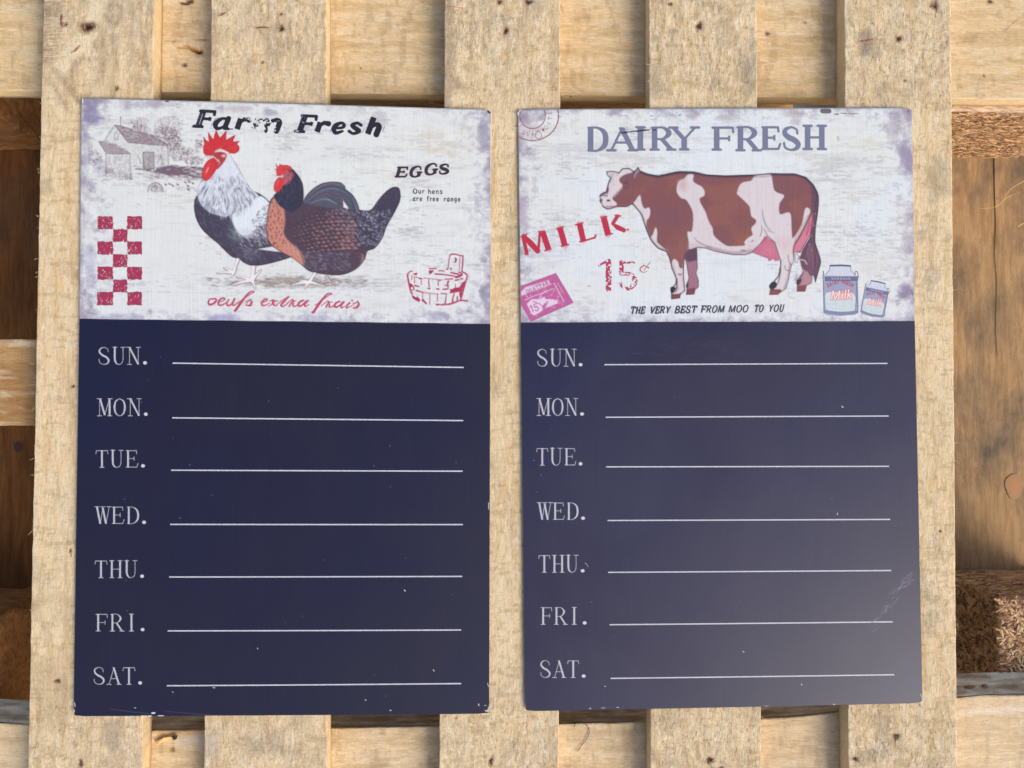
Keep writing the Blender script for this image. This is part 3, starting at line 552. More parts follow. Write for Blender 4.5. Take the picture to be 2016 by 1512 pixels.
    cv.poly(b_([(680,1350),(790,1345),(800,1370),(760,1405),(670,1408)]), (134, 76, 76), 1, 1.2); cv.stroke(b_([(690,1350),(790,1375),(840,1345)]), 1.3, DK, .8)
    cv.poly(a_([(810,1330),(850,1325),(865,1345),(835,1385),(815,1385)]), (44, 40, 50), 1, 1.4, 3); cv.poly(a_([(820,1395),(915,1400),(905,1440),(820,1452)]), (122, 68, 72), 1, 1.2)
    cv.poly(a_([(975,1310),(1000,1270),(1000,1320),(985,1345)]), (56, 48, 62), 1, 1.4)
    # head
    cv.poly(a_([(130,100),(190,95),(265,110),(240,135),(185,165),(150,150)]), (206, 190, 192), 1, 1.2); cv.stroke(a_([(265,112),(190,95),(130,100),(145,140),(180,170)]), 1.7, DK, .85); cv.stroke(a_([(200,120),(170,150)]), 1.5, DK, .6)
    cv.poly(a_([(410,160),(420,110),(465,52),(485,95),(450,120),(425,170)]), (146, 122, 140), 1, 1.2); cv.stroke(a_([(405,165),(418,115),(465,52),(485,95)]), 1.6, DK, .85)
    cv.dot(*a_([(340, 215)])[0], 3.6, 2.8, (60, 50, 68), .95); cv.dot(*a_([(343, 212)])[0], 1.1, 1, (150, 150, 170), .9); cv.stroke(a_([(305,265),(340,275),(365,255)]), 1.4, (84, 56, 72), .7, sm=3)
    cv.poly(a_([(200,350),(290,265),(300,275),(215,370)]), (176, 150, 164), .8, 2)
    cv.dot(*a_([(150, 405)])[0], 4, 2.2, (42, 38, 48), .95); cv.dot(*a_([(72, 405)])[0], 2.6, 4.2, (58, 52, 64), .9, 2); cv.stroke(a_([(62,355),(95,350),(135,355)]), 2.8, (78, 74, 92), .85); cv.stroke(a_([(100,320),(140,335)]), 2.6, (110, 108, 124), .7)
    cv.stroke(a_([(95,465),(140,492),(200,478)]), 3, (90, 80, 92), .7, 2, sm=3); cv.stroke(a_([(130,470),(240,462),(345,445),(430,405)]), 2.4, (150, 84, 92), .75, sm=3); cv.stroke(a_([(150,235),(160,190),(190,160)]), 2.4, (120, 120, 136), .7)
    for (x, y) in ((200, 190), (205, 235), (185, 210)): cv.dot(*a_([(x, y)])[0], .8, 1.4, DK, .6)
    cv.stroke(a_([(400,440),(430,465),(500,555),(552,705),(600,820),(680,912),(765,945)]), 1.8, (96, 76, 96), .85, sm=3)
    return cv.soften(1, .045)

def can_pic(cv, M, sc):
    B = (128, 132, 158); rng = np.random.default_rng(7)
    q = lambda pts: [M(x, y) for x, y in pts]
    cv.poly(q([(360,245),(805,245),(805,340),(900,450),(945,480),(960,1250),(900,1290),(600,1315),(300,1295),(235,1250),(225,480),(260,440),(360,345)]), (206, 210, 220), .95, 1)
    cv.poly(q([(235,575),(945,575),(960,1250),(900,1290),(600,1315),(300,1295),(235,1250)]), (152, 158, 180), 1, 1)
    cv.poly(q([(245,480),(940,480),(942,580),(245,580)]), (104, 108, 138), 1, 1)
    cv.poly(q([(360,235),(600,225),(805,240),(805,275),(600,265),(360,270)]), (92, 94, 124), 1, 1)
    cv.poly(q([(280,830),(370,810),(860,830),(905,920),(915,1180),(850,1225),(600,1225),(350,1215),(275,1170),(260,900)]), (204, 212, 212), 1, 1)
    cv.poly(q([(240,1190),(600,1240),(955,1200),(955,1260),(600,1315),(240,1255)]), B, 1, 1)
    for s, w in (([(228,370),(222,480),(238,1250)], 1.8), ([(895,470),(900,380),(940,370),(965,470),(950,560)], 1.5), ([(940,480),(958,1240)], 1.8), ([(260,450),(360,345),(360,250)], 1), ([(890,440),(805,345),(805,250)], 1), ([(900,1200),(930,900),(925,600)], 2), ([(250,470),(930,480)], 1)):
        cv.stroke(q(s), w * sc, (108, 112, 140), .85)
    for k in range(200):
        x = rng.uniform(290, 900); y = rng.uniform(940, 1200); p = M(x, y); cv.dot(p[0], p[1], .8 * sc, .6 * sc, (160, 176, 180), .5)
    for k in range(60):
        x = rng.uniform(380, 860); y = rng.uniform(300, 470); p = M(x, y); cv.dot(p[0], p[1], .8 * sc, .6 * sc, (180, 184, 196), .5)
    for k in range(7): x = 400 + k * 60; cv.stroke(q([(x, 505 + 8 * (k % 2)), (x + 35, 545 - 8 * (k % 2))]), 1.1 * sc, (196, 198, 212), .7); cv.stroke(q([(x, 545), (x + 25, 510)]), .8 * sc, (196, 198, 212), .6)
    txt = "DAIRY FRESH"
    for k, c in enumerate(txt):
        if c == ' ': continue
        x = 300 + k * 52; y = 700 - 90 * math.sin(math.pi * (k + .5) / 11)
        st = GL[c][0]; an = (k - 5) * .07
        for s in st:
            P = []
            for p in s:
                u = (p[0] - .5) * 46; v = (p[1] - .5) * 78
                P.append(M(x + 24 + u * math.cos(an) - v * math.sin(an), y - 20 + u * math.sin(an) + v * math.cos(an)))
            cv.stroke(P, 1.5 * sc, (168, 60, 96), .9)
    for c, x, w, y0 in (('M', 375, 200, 790), ('i', 585, 60, 800), ('l', 650, 60, 780), ('k', 715, 120, 780)):
        for col, ww, a in (((214, 92, 84), 5, .75), ((246, 226, 222), 2.0, .95)):
            for s in GL[c][0]:
                cv.stroke([M(x + p[0] * w + (1 - p[1]) * 25, y0 + p[1] * (965 - y0) - (x - 375) * .05) for p in s], ww * sc, col, a)

def art_churn(big=True):
    if big:
        cv = Canvas(1617, 518, 1693, 624, 1.6); can_pic(cv, lambda x, y: (1600 + x / 10.8, 500 + y / 10.8), 1.0)
    else:
        def M(x, y):       # the small churn leans to the right, about 72 % of the large one
            u = (x - 590) / 10.8 * .70; v = (y - 770) / 10.8 * .70; c, s = math.cos(.20), math.sin(.20)
            return 1722.6 + u * c - v * s, 588.5 + u * s + v * c
        cv = Canvas(1688, 546, 1758, 632, 1.6); can_pic(cv, M, .72)
    return cv

def art_stamp():
    cv = Canvas(1022, 534, 1132, 634, 1.4); P = (190, 96, 148)
    q = lambda pts: [(1015 + x / 6.3, 400 + y / 6.3) for x, y in pts]
    wear = np.clip((.86 - fbm(cv.H, cv.W, 5, 5, 2, 3)) * 14, .35, 1); L = (226, 208, 222)
    cv.poly(q([(62,1030),(500,868),(718,1235),(190,1468),(62,1245)]), P, .95, 1.2, wear=wear)
    cv.poly(q([(66,1100),(130,1040),(240,1010),(410,955),(430,1010),(150,1120),(72,1150)]), L, .85, 3); cv.poly(q([(140,1250),(200,1190),(300,1190),(360,1160),(440,1190),(520,1200),(525,1240),(350,1310),(310,1350),(230,1395),(200,1370)]), L, .9, 2)
    for k, c in enumerate("QUATTAR"): 
        x, y = 130 + k * 40, 1110 - k * 17; glyph(cv, c, *q([(x, y - 38)])[0], *q([(x + 36, y + 8)])[0], 1.5, 1.3, (158, 66, 116), rot=-.38)
    for p in ([(130,1200),(160,1170),(220,1150),(300,1130),(300,1190),(200,1190),(140,1230)], [(350,1120),(430,1060),(470,1060),(500,1200),(540,1230),(470,1190),(370,1190)], [(330,1270),(400,1210),(400,1240),(370,1300),(330,1310)]): cv.poly(q(p), P, 1, 1.5)
    rng = np.random.default_rng(8)
    for k in range(90):
        x, y = rng.uniform(100, 600), rng.uniform(960, 1400)
        a = q([(x, y), (x + rng.uniform(-25, 25), y + rng.uniform(-25, 25))])
        if inpoly(q([(100,1060),(480,920),(640,1220),(210,1420)]), *a[0]): cv.stroke(a, 1, L, .6)
    cv.stroke(q([(120,1200),(230,1150),(350,1110),(460,1060)]), 1.4, L, .8); cv.stroke(q([(480,1000),(540,1110),(600,1220)]), 1.8, L, .7); cv.stroke(q([(520,990),(590,1110)]), 1.1, L, .6)
    cv.stroke(q([(220,1220),(300,1250),(350,1290),(340,1340)]), 2, P, .9); cv.stroke(q([(300,1195),(310,1140),(380,1080)]), 1.6, L, .7)
    glyph(cv, '1', *q([(180, 1265)])[0], *q([(225, 1350)])[0], 2.4, 2, P, rot=-.35); glyph(cv, '5', *q([(225, 1250)])[0], *q([(285, 1335)])[0], 2.4, 2, P, rot=-.35)
    return cv.soften(1)

def art_postmark():
    cv = Canvas(1018, 214, 1105, 282, 1.5); c = (164, 92, 112); cx, cy = 1048.5, 228.0
    wear = np.clip((.8 - fbm(cv.H, cv.W, 8, 8, 12, 3)) * 8, .35, 1)
    a = np.linspace(0, 2 * math.pi, 90)
    cv.stroke(np.stack([cx + 25 * np.cos(a), cy + 25 * np.sin(a)], 1), 1.5, c, .85, wear=wear)
    cv.stroke(np.stack([cx + 51 * np.cos(a), cy + 48.5 * np.sin(a)], 1), (2.2, 1.5, 2.6, 1.6, 2.2), c, .9, wear=wear)
    for k, ch in enumerate("QUALITAT"):
        t = math.radians(118 - k * 14 - 3); x = cx + 36 * math.cos(t) - 5; y = cy + 36 * math.sin(t) - 4
        if 3 <= k: t = math.radians(40 - (k - 3) * 16); x = cx + 36 * math.cos(t) - 4; y = cy + 36 * math.sin(t) - 4
        glyph(cv, ch, x, y, x + 6, y + 8, 1.0, .8, c, rot=t - math.pi / 2, a=.6, wear=wear)
    cv.stroke(np.stack([1060 + 6 * np.cos(a), 266 + 7 * np.sin(a)], 1), 1, c, .7); cv.stroke([(1058, 258), (1064, 256)], .8, c, .7)
    s = [(1069.5 + (4 if k % 2 == 0 else 1.7) * math.sin(k * math.pi / 5), 255.5 - (4 if k % 2 == 0 else 1.7) * math.cos(k * math.pi / 5)) for k in range(10)]
    cv.poly(s, c, .9, 1)
    return cv

def art_dairy():
    cv = Canvas(1148, 242, 1630, 302, 1.2); col = (118, 120, 144); wear = np.clip((.92 - fbm(cv.H, cv.W, 5, 5, 31, 3)) * 8, .2, 1); rg = np.random.default_rng(14)
    bx = [('D', 95, 268, 78, 270), ('A', 262, 488, 80, 265), ('I', 480, 552, 78, 260), ('R', 590, 775, 78, 260), ('Y', 752, 962, 80, 258), ('F', 1062, 1252, 78, 260), ('R', 1258, 1440, 75, 265), ('E', 1452, 1612, 75, 258), ('S', 1612, 1768, 78, 262), ('H', 1780, 1965, 66, 255)]
    for ch, x0, x1, y0, y1 in bx:
        glyph(cv, ch, 1130 + x0 / 3.953, 231.2 + y0 / 3.953, 1130 + x1 / 3.953, 229.2 + y1 / 3.953, 10.4 if ch not in 'S' else 10.5, 4.0, col, serif=8, soft=1.4, wear=wear)
    return cv

def art_scratch():
    cv = Canvas(1217, 250, 1295, 266, 1.6); k = (34, 34, 42)
    for p, w in (([(1223, 262), (1232, 261), (1238, 260)], (2, 3.4, 1.2)), ([(1240, 259.8), (1250, 258.5), (1254, 259)], (1.8, 2.6)), ([(1254, 258.6), (1268, 256.6), (1280, 256.6)], (2.6, 3.6, 1)), ([(1285, 256.4), (1290, 256.2)], (2.4, 2.8))):
        cv.stroke(p, w, k, .95); cv.stroke([(x, y - .3) for x, y in p], 1, (96, 98, 112), .7)
    return cv

def art_milk():
    cv = Canvas(1020, 420, 1244, 504, 1.3); R = (186, 46, 70); wear = np.clip((.9 - fbm(cv.H, cv.W, 5, 5, 77, 3)) * 12, .3, 1)
    L = [([(1030, 466), (1037.5, 500)], 6.5), ([(1031, 464.5), (1044, 478), (1058.5, 494)], (7, 11, 10)), ([(1063, 457), (1060, 492)], (4, 4.5)), ([(1068.5, 457), (1080, 491)], (11, 10.5)), ([(1072, 494), (1085, 490)], 2), ([(1026, 466), (1038, 461)], 2), ([(1060, 456.5), (1072, 455.5)], 2), ([(1033, 500.5), (1040, 500)], 2),
         ([(1102.5, 449), (1112, 483)], 11), ([(1095.5, 450.5), (1109, 446.6)], 2.2), ([(1105, 485), (1119.5, 481.5)], 2.6), ([(1141, 441), (1148.5, 474)], 10.5), ([(1132.5, 443), (1148, 438.8)], 2.2), ([(1142, 476), (1156, 472.6), (1171, 468)], (3, 2.6, 3)), ([(1171, 468.5), (1173, 462.5)], (2.6, 3)),
         ([(1188.5, 428.5), (1197, 461.5)], 11.5), ([(1182, 428), (1195, 426.5)], 2), ([(1192, 463.8), (1206, 460)], 2), ([(1216, 425.5), (1206, 441)], (7, 5)), ([(1211, 424), (1222, 425.5)], 2.5), ([(1206, 441), (1216, 448), (1228, 453.5)], (4, 9, 8)), ([(1234, 452.5), (1237.5, 452)], 2.6)]
    for p, w in L: cv.stroke(p, np.asarray(w) + 1.4 if np.ndim(w) else w + 1.4, (240, 130, 150), .3, 1.6)
    for p, w in L:
        if len(p) == 2:
            w0, w1 = (w, w) if np.ndim(w) == 0 else w; e = np.array(p[1]) - np.array(p[0]); e = e / np.linalg.norm(e); n_ = np.array([-e[1], e[0]])
            cv.poly([tuple(np.array(p[0]) + n_ * w0 / 2), tuple(np.array(p[1]) + n_ * w1 / 2), tuple(np.array(p[1]) - n_ * w1 / 2), tuple(np.array(p[0]) - n_ * w0 / 2)], R, .97, 1.3, wear=wear)
        else: cv.stroke(p, w, R, .97, 1.3, wear=wear)
    return cv

def art_price():
    cv = Canvas(1174, 508, 1284, 576, 1.3); R = (190, 56, 84); n = fbm(cv.H, cv.W, 4.5, 4, 51, 3); wear = np.clip((.57 - n) * 16, 0.0, 1)
    for p, w in (([(1179, 523.5), (1190, 517), (1196, 516)], (3.5, 4, 5)), ([(1198, 515), (1198, 545), (1198, 569)], (10, 11.5, 10.5)), ([(1221, 517), (1248, 517)], 4), ([(1224, 516), (1223, 534)], (8, 9)), ([(1221, 541), (1236, 539), (1247, 546), (1249, 557), (1240, 567), (1232, 569)], (5, 7, 11, 11, 9, 5)), ([(1221, 557), (1226, 564), (1232, 569)], (7, 7, 5))):
        cv.stroke(p, w, R, .95, 1.3, sm=4, wear=wear)
    w2 = np.clip((.66 - n) * 14, 0.1, 1)
    cv.stroke([(1273, 526), (1268, 523), (1261, 528), (1261, 534), (1268, 536.5), (1273, 534)], (1.2, 2, 2.4, 2, 1.4), (196, 84, 110), .9, sm=4, wear=w2); cv.stroke([(1279.5, 516.5), (1268, 532)], 1.2, (196, 84, 110), .85); cv.dot(1276, 527, 2, 1.8, (196, 84, 110), .7)
    return cv

def art_motto():
    cv = Canvas(1236, 590, 1554, 626, 1.6); c = (62, 62, 80); f = 5.6
    for wd, xa, xb in (("THE", 112, 292), ("VERY", 326, 572), ("BEST", 600, 862), ("FROM", 885, 1168), ("MOO", 1193, 1432), ("TO", 1476, 1598), ("YOU", 1632, 1824)):
        ww = [{'M': 1.25, 'O': 1.08, 'E': .85}.get(k, 1.0) for k in wd]; tot = sum(ww); x = xa
        for ch, w_ in zip(wd, ww):
            w = (xb - xa - 16) * w_ / tot; y = 108 - (x - 112) * .0145
            glyph(cv, ch, 1220 + x / f, 585 + y / f, 1220 + (x + w) / f - 1.2, 585 + (y + 76) / f, 2.9 if x < 900 else 2.4, 2.4 if x < 900 else 2.0, c, slant=.24, soft=1.0, a=.95)
            x += w
    return cv

def art_farm():
    cv = Canvas(376, 212, 766, 272, 1.5); c = (44, 38, 50); n = fbm(cv.H, cv.W, 5, 5, 61, 3)
    u = cv.X[None, :]; bad = np.exp(-((u - 515) / 34) ** 2) * .9 + np.exp(-((u - 590) / 18) ** 2) * .35 + .12
    wear = np.clip((1.02 - .52 * bad - n) * 9, 0.0, 1)
    q = lambda x, y: (370 + x / 4.8, 200 + y / 4.8)
    def G(ch, x0, x1, y0, y1, T, t, sf=0):
        T *= 1.18; t *= 1.9
        a = q(x0, y0); b = q(x1, y1); h = b[1] - a[1]
        glyph(cv, ch, a[0], a[1], b[0] - .28 * h, b[1], T, t, c, serif=sf, slant=.3, rot=.045, wear=wear, soft=1.2)
    G('F', 62, 270, 90, 240, 9.5, 3, 8); G('a', 232, 425, 158, 262, 8.5, 2); G('r', 445, 600, 160, 266, 9, 2.4); G('m', 608, 905, 168, 278, 9, 3)
    G('F', 1020, 1230, 135, 288, 9.5, 3, 8); G('r', 1200, 1350, 195, 292, 9, 2.4); G('e', 1352, 1505, 200, 302, 8, 2.2); G('s', 1505, 1660, 202, 306, 7.5, 2.2); G('h', 1680, 1860, 152, 312, 9.5, 3)
    for p in ([(90, 235), (125, 120)], [(222, 235), (262, 165), (310, 158)], [(1345, 290), (1375, 225)], [(1640, 300), (1668, 270)], [(1860, 240), (1842, 290)]): cv.stroke([q(*z) for z in p], 1, (90, 80, 96), .7)
    cv.stroke([q(112, 215), q(142, 120)], 1.2, (200, 196, 204), .8); cv.stroke([q(45, 242), q(110, 246)], 2.2, c, .9); cv.stroke([q(370, 262), q(425, 264)], 2, c, .85)
    return cv

def art_eggs():
    cv = Canvas(774, 318, 892, 354, 1.6); c = (58, 50, 62)
    q = lambda x, y: (540 + x / 3.286, 180 + y / 3.286)
    for ch, x0, x1, y0, y1, r in (('E', 778, 868, 492, 555, .0), ('G', 870, 955, 488, 555, -.02), ('G', 965, 1058, 472, 540, -.12), ('S', 1055, 1138, 475, 535, -.1)):
        a = q(x0, y0); b = q(x1, y1); glyph(cv, ch, a[0], a[1], b[0] - 3.0, b[1], 6.6, 3.4, c, serif=4, slant=.28, rot=r, soft=1.1)
    return cv

def art_free():
    cv = Canvas(808, 368, 914, 402, 2.0); c = (66, 62, 70)
    g = dict(T=1.5, t=1.3, col=c, rise=.02, soft=.9, a=.9)
    glyph(cv, 'O', 813, 372.5, 822, 381.5, 1.6, 1.3, c); glyph(cv, 'u', 823.5, 375, 829.5, 381.5, 1.4, 1.2, c); glyph(cv, 'r', 831.5, 375, 836, 381.5, 1.4, 1.2, c)
    for ch, x, y0, y1 in (('h', 843, 372, 382), ('e', 850.5, 375.5, 382), ('n', 858, 375.5, 382), ('s', 865.5, 375.5, 382)): glyph(cv, ch, x, y0, x + 6, y1, 1.4, 1.2, c)
    for ch, x in zip("are free range", [813, 820, 826.5, 0, 840, 846.5, 852, 859, 0, 874, 880.5, 887.5, 894.5, 901.5]):
        if ch == ' ': continue
        y = 389.5 + (x - 813) * .012; glyph(cv, ch, x, y - (3 if ch == 'f' else 0), x + (5 if ch != 'f' else 5.5), y + 6.5, 1.4, 1.2, c)
    return cv

def art_script():
    cv = Canvas(408, 570, 714, 620, 1.5); R = (190, 60, 92)
    S = [([(180,165),(140,170),(122,205),(140,232),(185,215),(212,180),(190,162),(170,175)],(1.6,3.6,3.8,1.4)), ([(235,210),(290,185),(310,165),(280,160),(245,185),(235,220),(255,240),(300,225),(330,205)],(1,2.2,3.6,3,1)),
         ([(355,175),(330,220),(345,242),(385,225),(410,178)],(2.4,3.4,1.4)), ([(420,165),(395,225),(415,238),(450,215)],(3.4,3,1)), ([(450,215),(520,170),(600,110),(640,90),(625,80),(585,95),(520,170),(470,240),(430,295),(418,298)],(.9,1.4,1.6,1.6,3,4.6,5,3)), ([(455,218),(500,190)],1.4),
         ([(545,235),(580,185),(600,175)],1), ([(600,175),(610,210),(595,240),(560,240)],(2,4.4,2.4)), ([(545,195),(605,180)],1.2), ([(600,225),(630,200)],1),
         ([(720,215),(775,190),(790,170),(760,172),(728,205),(732,235),(765,240),(815,215)],(1,2.4,3.4,3,1)), ([(820,190),(860,180),(850,215),(880,242),(905,235)],(1.4,3.6,3,1)), ([(905,190),(880,190),(845,225),(805,248)],(1.6,2,1.2)), ([(900,230),(960,185),(1030,142)],(1,1.4,1.4)), ([(1030,142),(985,190),(945,235),(965,252),(1010,225)],(3,4,3,1)),
         ([(1010,225),(1060,180),(1080,172)],(1,1.6)), ([(1085,185),(1060,215),(1038,252)],(3,2.4)), ([(1060,212),(1105,190),(1115,185)],1.2), ([(1085,215),(1080,245),(1110,248),(1145,225)],(3,2.6,1)), ([(1200,182),(1160,200),(1140,235),(1165,248),(1210,215),(1225,188)],(2.6,4,3,1.4)), ([(1250,188),(1215,225),(1220,250),(1262,232)],(3.4,3.4,1)),
         ([(1330,240),(1400,190),(1480,130),(1520,112),(1500,102),(1460,120),(1400,190),(1350,260),(1312,318),(1300,315)],(.9,1.4,1.6,1.8,3,5,5,3)), ([(1400,245),(1460,200),(1478,192)],(1,1.4)), ([(1490,200),(1470,230),(1455,262)],(3,2.4)), ([(1470,225),(1515,205),(1525,200)],1.2), ([(1495,230),(1490,258),(1520,255),(1555,235)],(3,2.6,1)),
         ([(1610,195),(1570,212),(1550,248),(1575,260),(1620,230),(1635,202)],(2.6,4,3,1.4)), ([(1658,200),(1625,240),(1630,265),(1665,250)],(3.4,3.2,1)), ([(1720,212),(1690,245),(1690,268),(1730,252)],(3.2,3.2,1)), ([(1748,184),(1752,184)],3), ([(1740,250),(1800,205),(1815,195)],1), ([(1815,195),(1825,225),(1805,262),(1765,268)],(2,4.4,2.4)), ([(1760,215),(1815,205)],1.2), ([(1805,245),(1835,235)],1)]
    P = [([(390 + x / 5.76, 560 + y / 5.76) for x, y in p], w) for p, w in S]
    for p, w in P: cv.stroke(p, np.asarray(w) * .85 + 1.8 if np.ndim(w) else w + 1.4, (242, 168, 186), .35, 1.6, sm=5)
    for p, w in P: cv.stroke(p, np.asarray(w) * .85, R, .95, 1.1, sm=5)
    return cv

DAYS = ("SUN.", "MON.", "TUE.", "WED.", "THU.", "FRI.", "SAT.")
def art_day(k, x, y, sc=1.0):
    """a weekday word: x = left edge, y = base line"""
    cv = Canvas(x - 4, y - 40, x + 108 * sc, y + 6, 1.4); c = (192, 190, 198)
    for i, ch in enumerate(DAYS[k]):
        x0 = x + i * 29.5 * sc; w = 27 * sc
        if ch == '.': cv.dot(x + 94.5 * sc, y - 3, 3.7, 3.2, (204, 202, 210), 1, 1.2); continue
        glyph(cv, ch, x0, y - 33.5, x0 + w, y, 3.5, 1.0, c, serif=4.2, soft=1.25, a=.95)
    return cv

def art_paper(quad, seed, left):
    """mottled, rubbed print ground of the upper panel"""
    x0 = min(p[0] for p in quad) - 1; x1 = max(p[0] for p in quad) + 1; y0 = min(p[1] for p in quad) - 1; y1 = max(p[1] for p in quad) + 1
    cv = Canvas(x0, y0, x1, y1, .6, bg=lin((220, 221, 216))); H, W = cv.H, cv.W
    X, Y = np.meshgrid(cv.X, cv.Y)
    n1 = fbm(H, W, 46, 60, seed, 5); n2 = fbm(H, W, 3.0, 18, seed + 1, 4); n3 = fbm(H, W, 12, 14, seed + 2, 5, .7); n4 = fbm(H, W, 2, 2, seed + 4, 2); n5 = fbm(H, W, 5, 26, seed + 6, 4, .6)
    cv.full(np.clip((n1 - .5) * 2.2, 0, .35), (226, 230, 222) if left else (216, 226, 234))
    ex = np.minimum(X - x0, x1 - X); ey = np.minimum(Y - y0, y1 - Y)
    edge = np.exp(-ex / 30) + .85 * np.exp(-ey / 19)
    cv.full(np.clip((n5 - .52) * 5, 0, 1) * np.clip((n2 - .42) * 4, 0, 1) * .3, (188, 186, 190))
    rg = np.random.default_rng(seed + 40)      # rubbed dashes in clusters, mostly away from the middle
    cl = [(rg.uniform(x0, x1), rg.uniform(y0, y1)) for _ in range(46)] + ([(850, 285), (840, 330), (900, 300), (700, 335), (690, 300), (880, 520), (930, 540), (730, 300), (800, 350), (230, 560), (560, 350)] if left else [(1180, 305), (1230, 320), (1120, 330), (1290, 310), (1590, 310), (1630, 340), (1600, 370), (1700, 330), (1720, 290), (1130, 420), (1080, 500), (1740, 540), (1720, 500), (1100, 470), (1450, 250), (1300, 235)])
    for (qx, qy) in cl:
        n = rg.integers(18, 60); sx = rg.uniform(16, 46); sy = rg.uniform(5, 16); c = [(186, 182, 186), (196, 190, 184), (176, 176, 182), (204, 198, 186)][rg.integers(4)]
        for _ in range(n):
            x = qx + rg.normal(0, sx); y = qy + rg.normal(0, sy); l = rg.exponential(7) + 2
            cv.stroke([(x, y), (x + l, y + rg.normal(0, .4))], rg.uniform(1.0, 3.4), c, rg.uniform(.2, .75), 1.6)
    for _ in range(260):
        x, y = rg.uniform(x0, x1), rg.uniform(y0, y1); l = rg.exponential(9) + 2; cv.stroke([(x, y), (x + l, y + rg.normal(0, .5))], rg.uniform(.8, 2.2), (192, 190, 194), rg.uniform(.15, .5), 1.6)
    for _ in range(8):
        x, y = rg.uniform(x0 + 40, x1 - 200), rg.uniform(y0 + 30, y1 - 30); l = rg.uniform(60, 200); cv.stroke([(x, y), (x + l / 2, y + rg.normal(0, 1)), (x + l, y + rg.normal(0, 2))], (.6, 1.8, .6), (196, 192, 190), .5, 1.5, sm=4)
    n7 = fbm(H, W, 7, 10, seed + 30, 4, .7); cv.full(np.clip((n7 - .56) * 10, 0, 1) * np.clip((edge - .04) * 3, 0, 1) * .5, (158, 150, 168))
    cv.full(np.clip((Y - (y0 + y1) / 2) / (y1 - y0), 0, 1) * .4, (210, 214, 222))
    for (px, py, rx, ry, c, a) in (YEL_L if left else YEL_R):
        g = np.exp(-((X - px) / rx) ** 2 - ((Y - py) / ry) ** 2)
        cv.full(np.clip((n5 - .44) * 6, 0, 1) * g * a, c)
    m = np.clip((edge * 1.15 + (n3 - .5) * 2.3 - .48) * 1.9, 0, 1); cv.full(m * .68, (176, 170, 180))
    m2 = np.clip((edge * .9 + (n3 - .5) * 2.6 - .8) * 2.6, 0, 1); cv.full(m2 * .68, (140, 131, 150))
    m3 = np.clip((edge * .8 + (fbm(H, W, 9, 9, seed + 9, 4) - .5) * 2.4 - .72) * 2.4, 0, 1); cv.full(m3 * .35, (176, 158, 164))
    cv.full(np.clip((n4 - .6) * 3, 0, .3) * .35, (190, 190, 196))
    for (px, py, rx, ry, c, a) in (BLB_L if left else BLB_R):
        g = np.exp(-(((X - px) / rx) ** 2 + ((Y - py) / ry) ** 2) ** 1.4); cv.full(np.clip(g * 1.8 + (n3 - .5) * 2.2 - .62, 0, 1) * a, c)
    return cv
YEL_L = [(850, 290, 80, 34, (208, 198, 176), .8), (800, 345, 50, 20, (206, 196, 178), .6), (700, 320, 60, 20, (205, 203, 198), .6), (740, 600, 60, 14, (205, 200, 190), .4), (900, 430, 40, 60, (206, 206, 200), .5)]
YEL_R = [(1700, 260, 60, 40, (214, 212, 190), .8), (1630, 320, 60, 22, (196, 196, 190), .8), (1180, 300, 120, 24, (196, 194, 196), .7), (1640, 350, 40, 20, (180, 178, 184), .6), (1740, 540, 60, 40, (212, 204, 190), .6), (1080, 500, 60, 30, (198, 196, 204), .6), (1500, 510, 250, 22, (208, 212, 216), .5)]
BLB_L = [(178, 225, 22, 34, (134, 126, 156), .75), (170, 300, 12, 50, (150, 142, 168), .5), (530, 222, 20, 9, (128, 122, 144), .55), (470, 215, 40, 8, (178, 166, 168), .6), (300, 206, 60, 8, (160, 152, 160), .5), (952, 260, 16, 46, (150, 146, 160), .6), (956, 580, 14, 30, (134, 124, 150), .6), (440, 628, 44, 12, (150, 144, 182), .75), (620, 628, 40, 10, (158, 152, 184), .6), (860, 622, 30, 12, (142, 134, 162), .6), (240, 625, 60, 9, (160, 154, 184), .5), (178, 520, 12, 60, (176, 172, 194), .5), (745, 235, 20, 20, (170, 166, 176), .5), (200, 330, 22, 20, (186, 178, 190), .5)]
BLB_R = [(1035, 235, 18, 18, (146, 130, 152), .7), (1040, 260, 30, 26, (186, 166, 172), .5), (1362, 225, 16, 14, (156, 134, 150), .6), (1568, 232, 16, 16, (158, 140, 152), .6), (1030, 420, 12, 60, (178, 162, 178), .5), (1782, 300, 14, 40, (150, 136, 160), .75), (1760, 260, 16, 30, (168, 156, 168), .6), (1786, 470, 14, 40, (168, 156, 168), .5), (1782, 575, 18, 24, (132, 112, 142), .8), (1790, 625, 12, 8, (140, 124, 148), .6), (1350, 632, 24, 6, (160, 148, 176), .6), (1430, 232, 30, 8, (170, 162, 172), .5), (1560, 225, 36, 10, (176, 158, 160), .6), (1790, 230, 16, 12, (140, 128, 146), .6)]

# ------------------------------------------------------------------ geometry helpers
def at(px, py, Y):
    """point of the upright plane y = Y that is seen at picture position px, py"""
    px = np.asarray(px, float); py = np.asarray(py, float)
    d = np.stack([(px - CX) / FPX, -(py - CY) / FPX, np.ones_like(px)], -1) @ RC
    t = (Y + CAM_D) / d[..., 1:2]
    P = d * t; P[..., 1] = Y
    return P
def topx(P):
    q = (P - np.array([0, -CAM_D, 0])) @ RC.T
    return CX + FPX * q[..., 0] / q[..., 2], CY - FPX * q[..., 1] / q[..., 2]

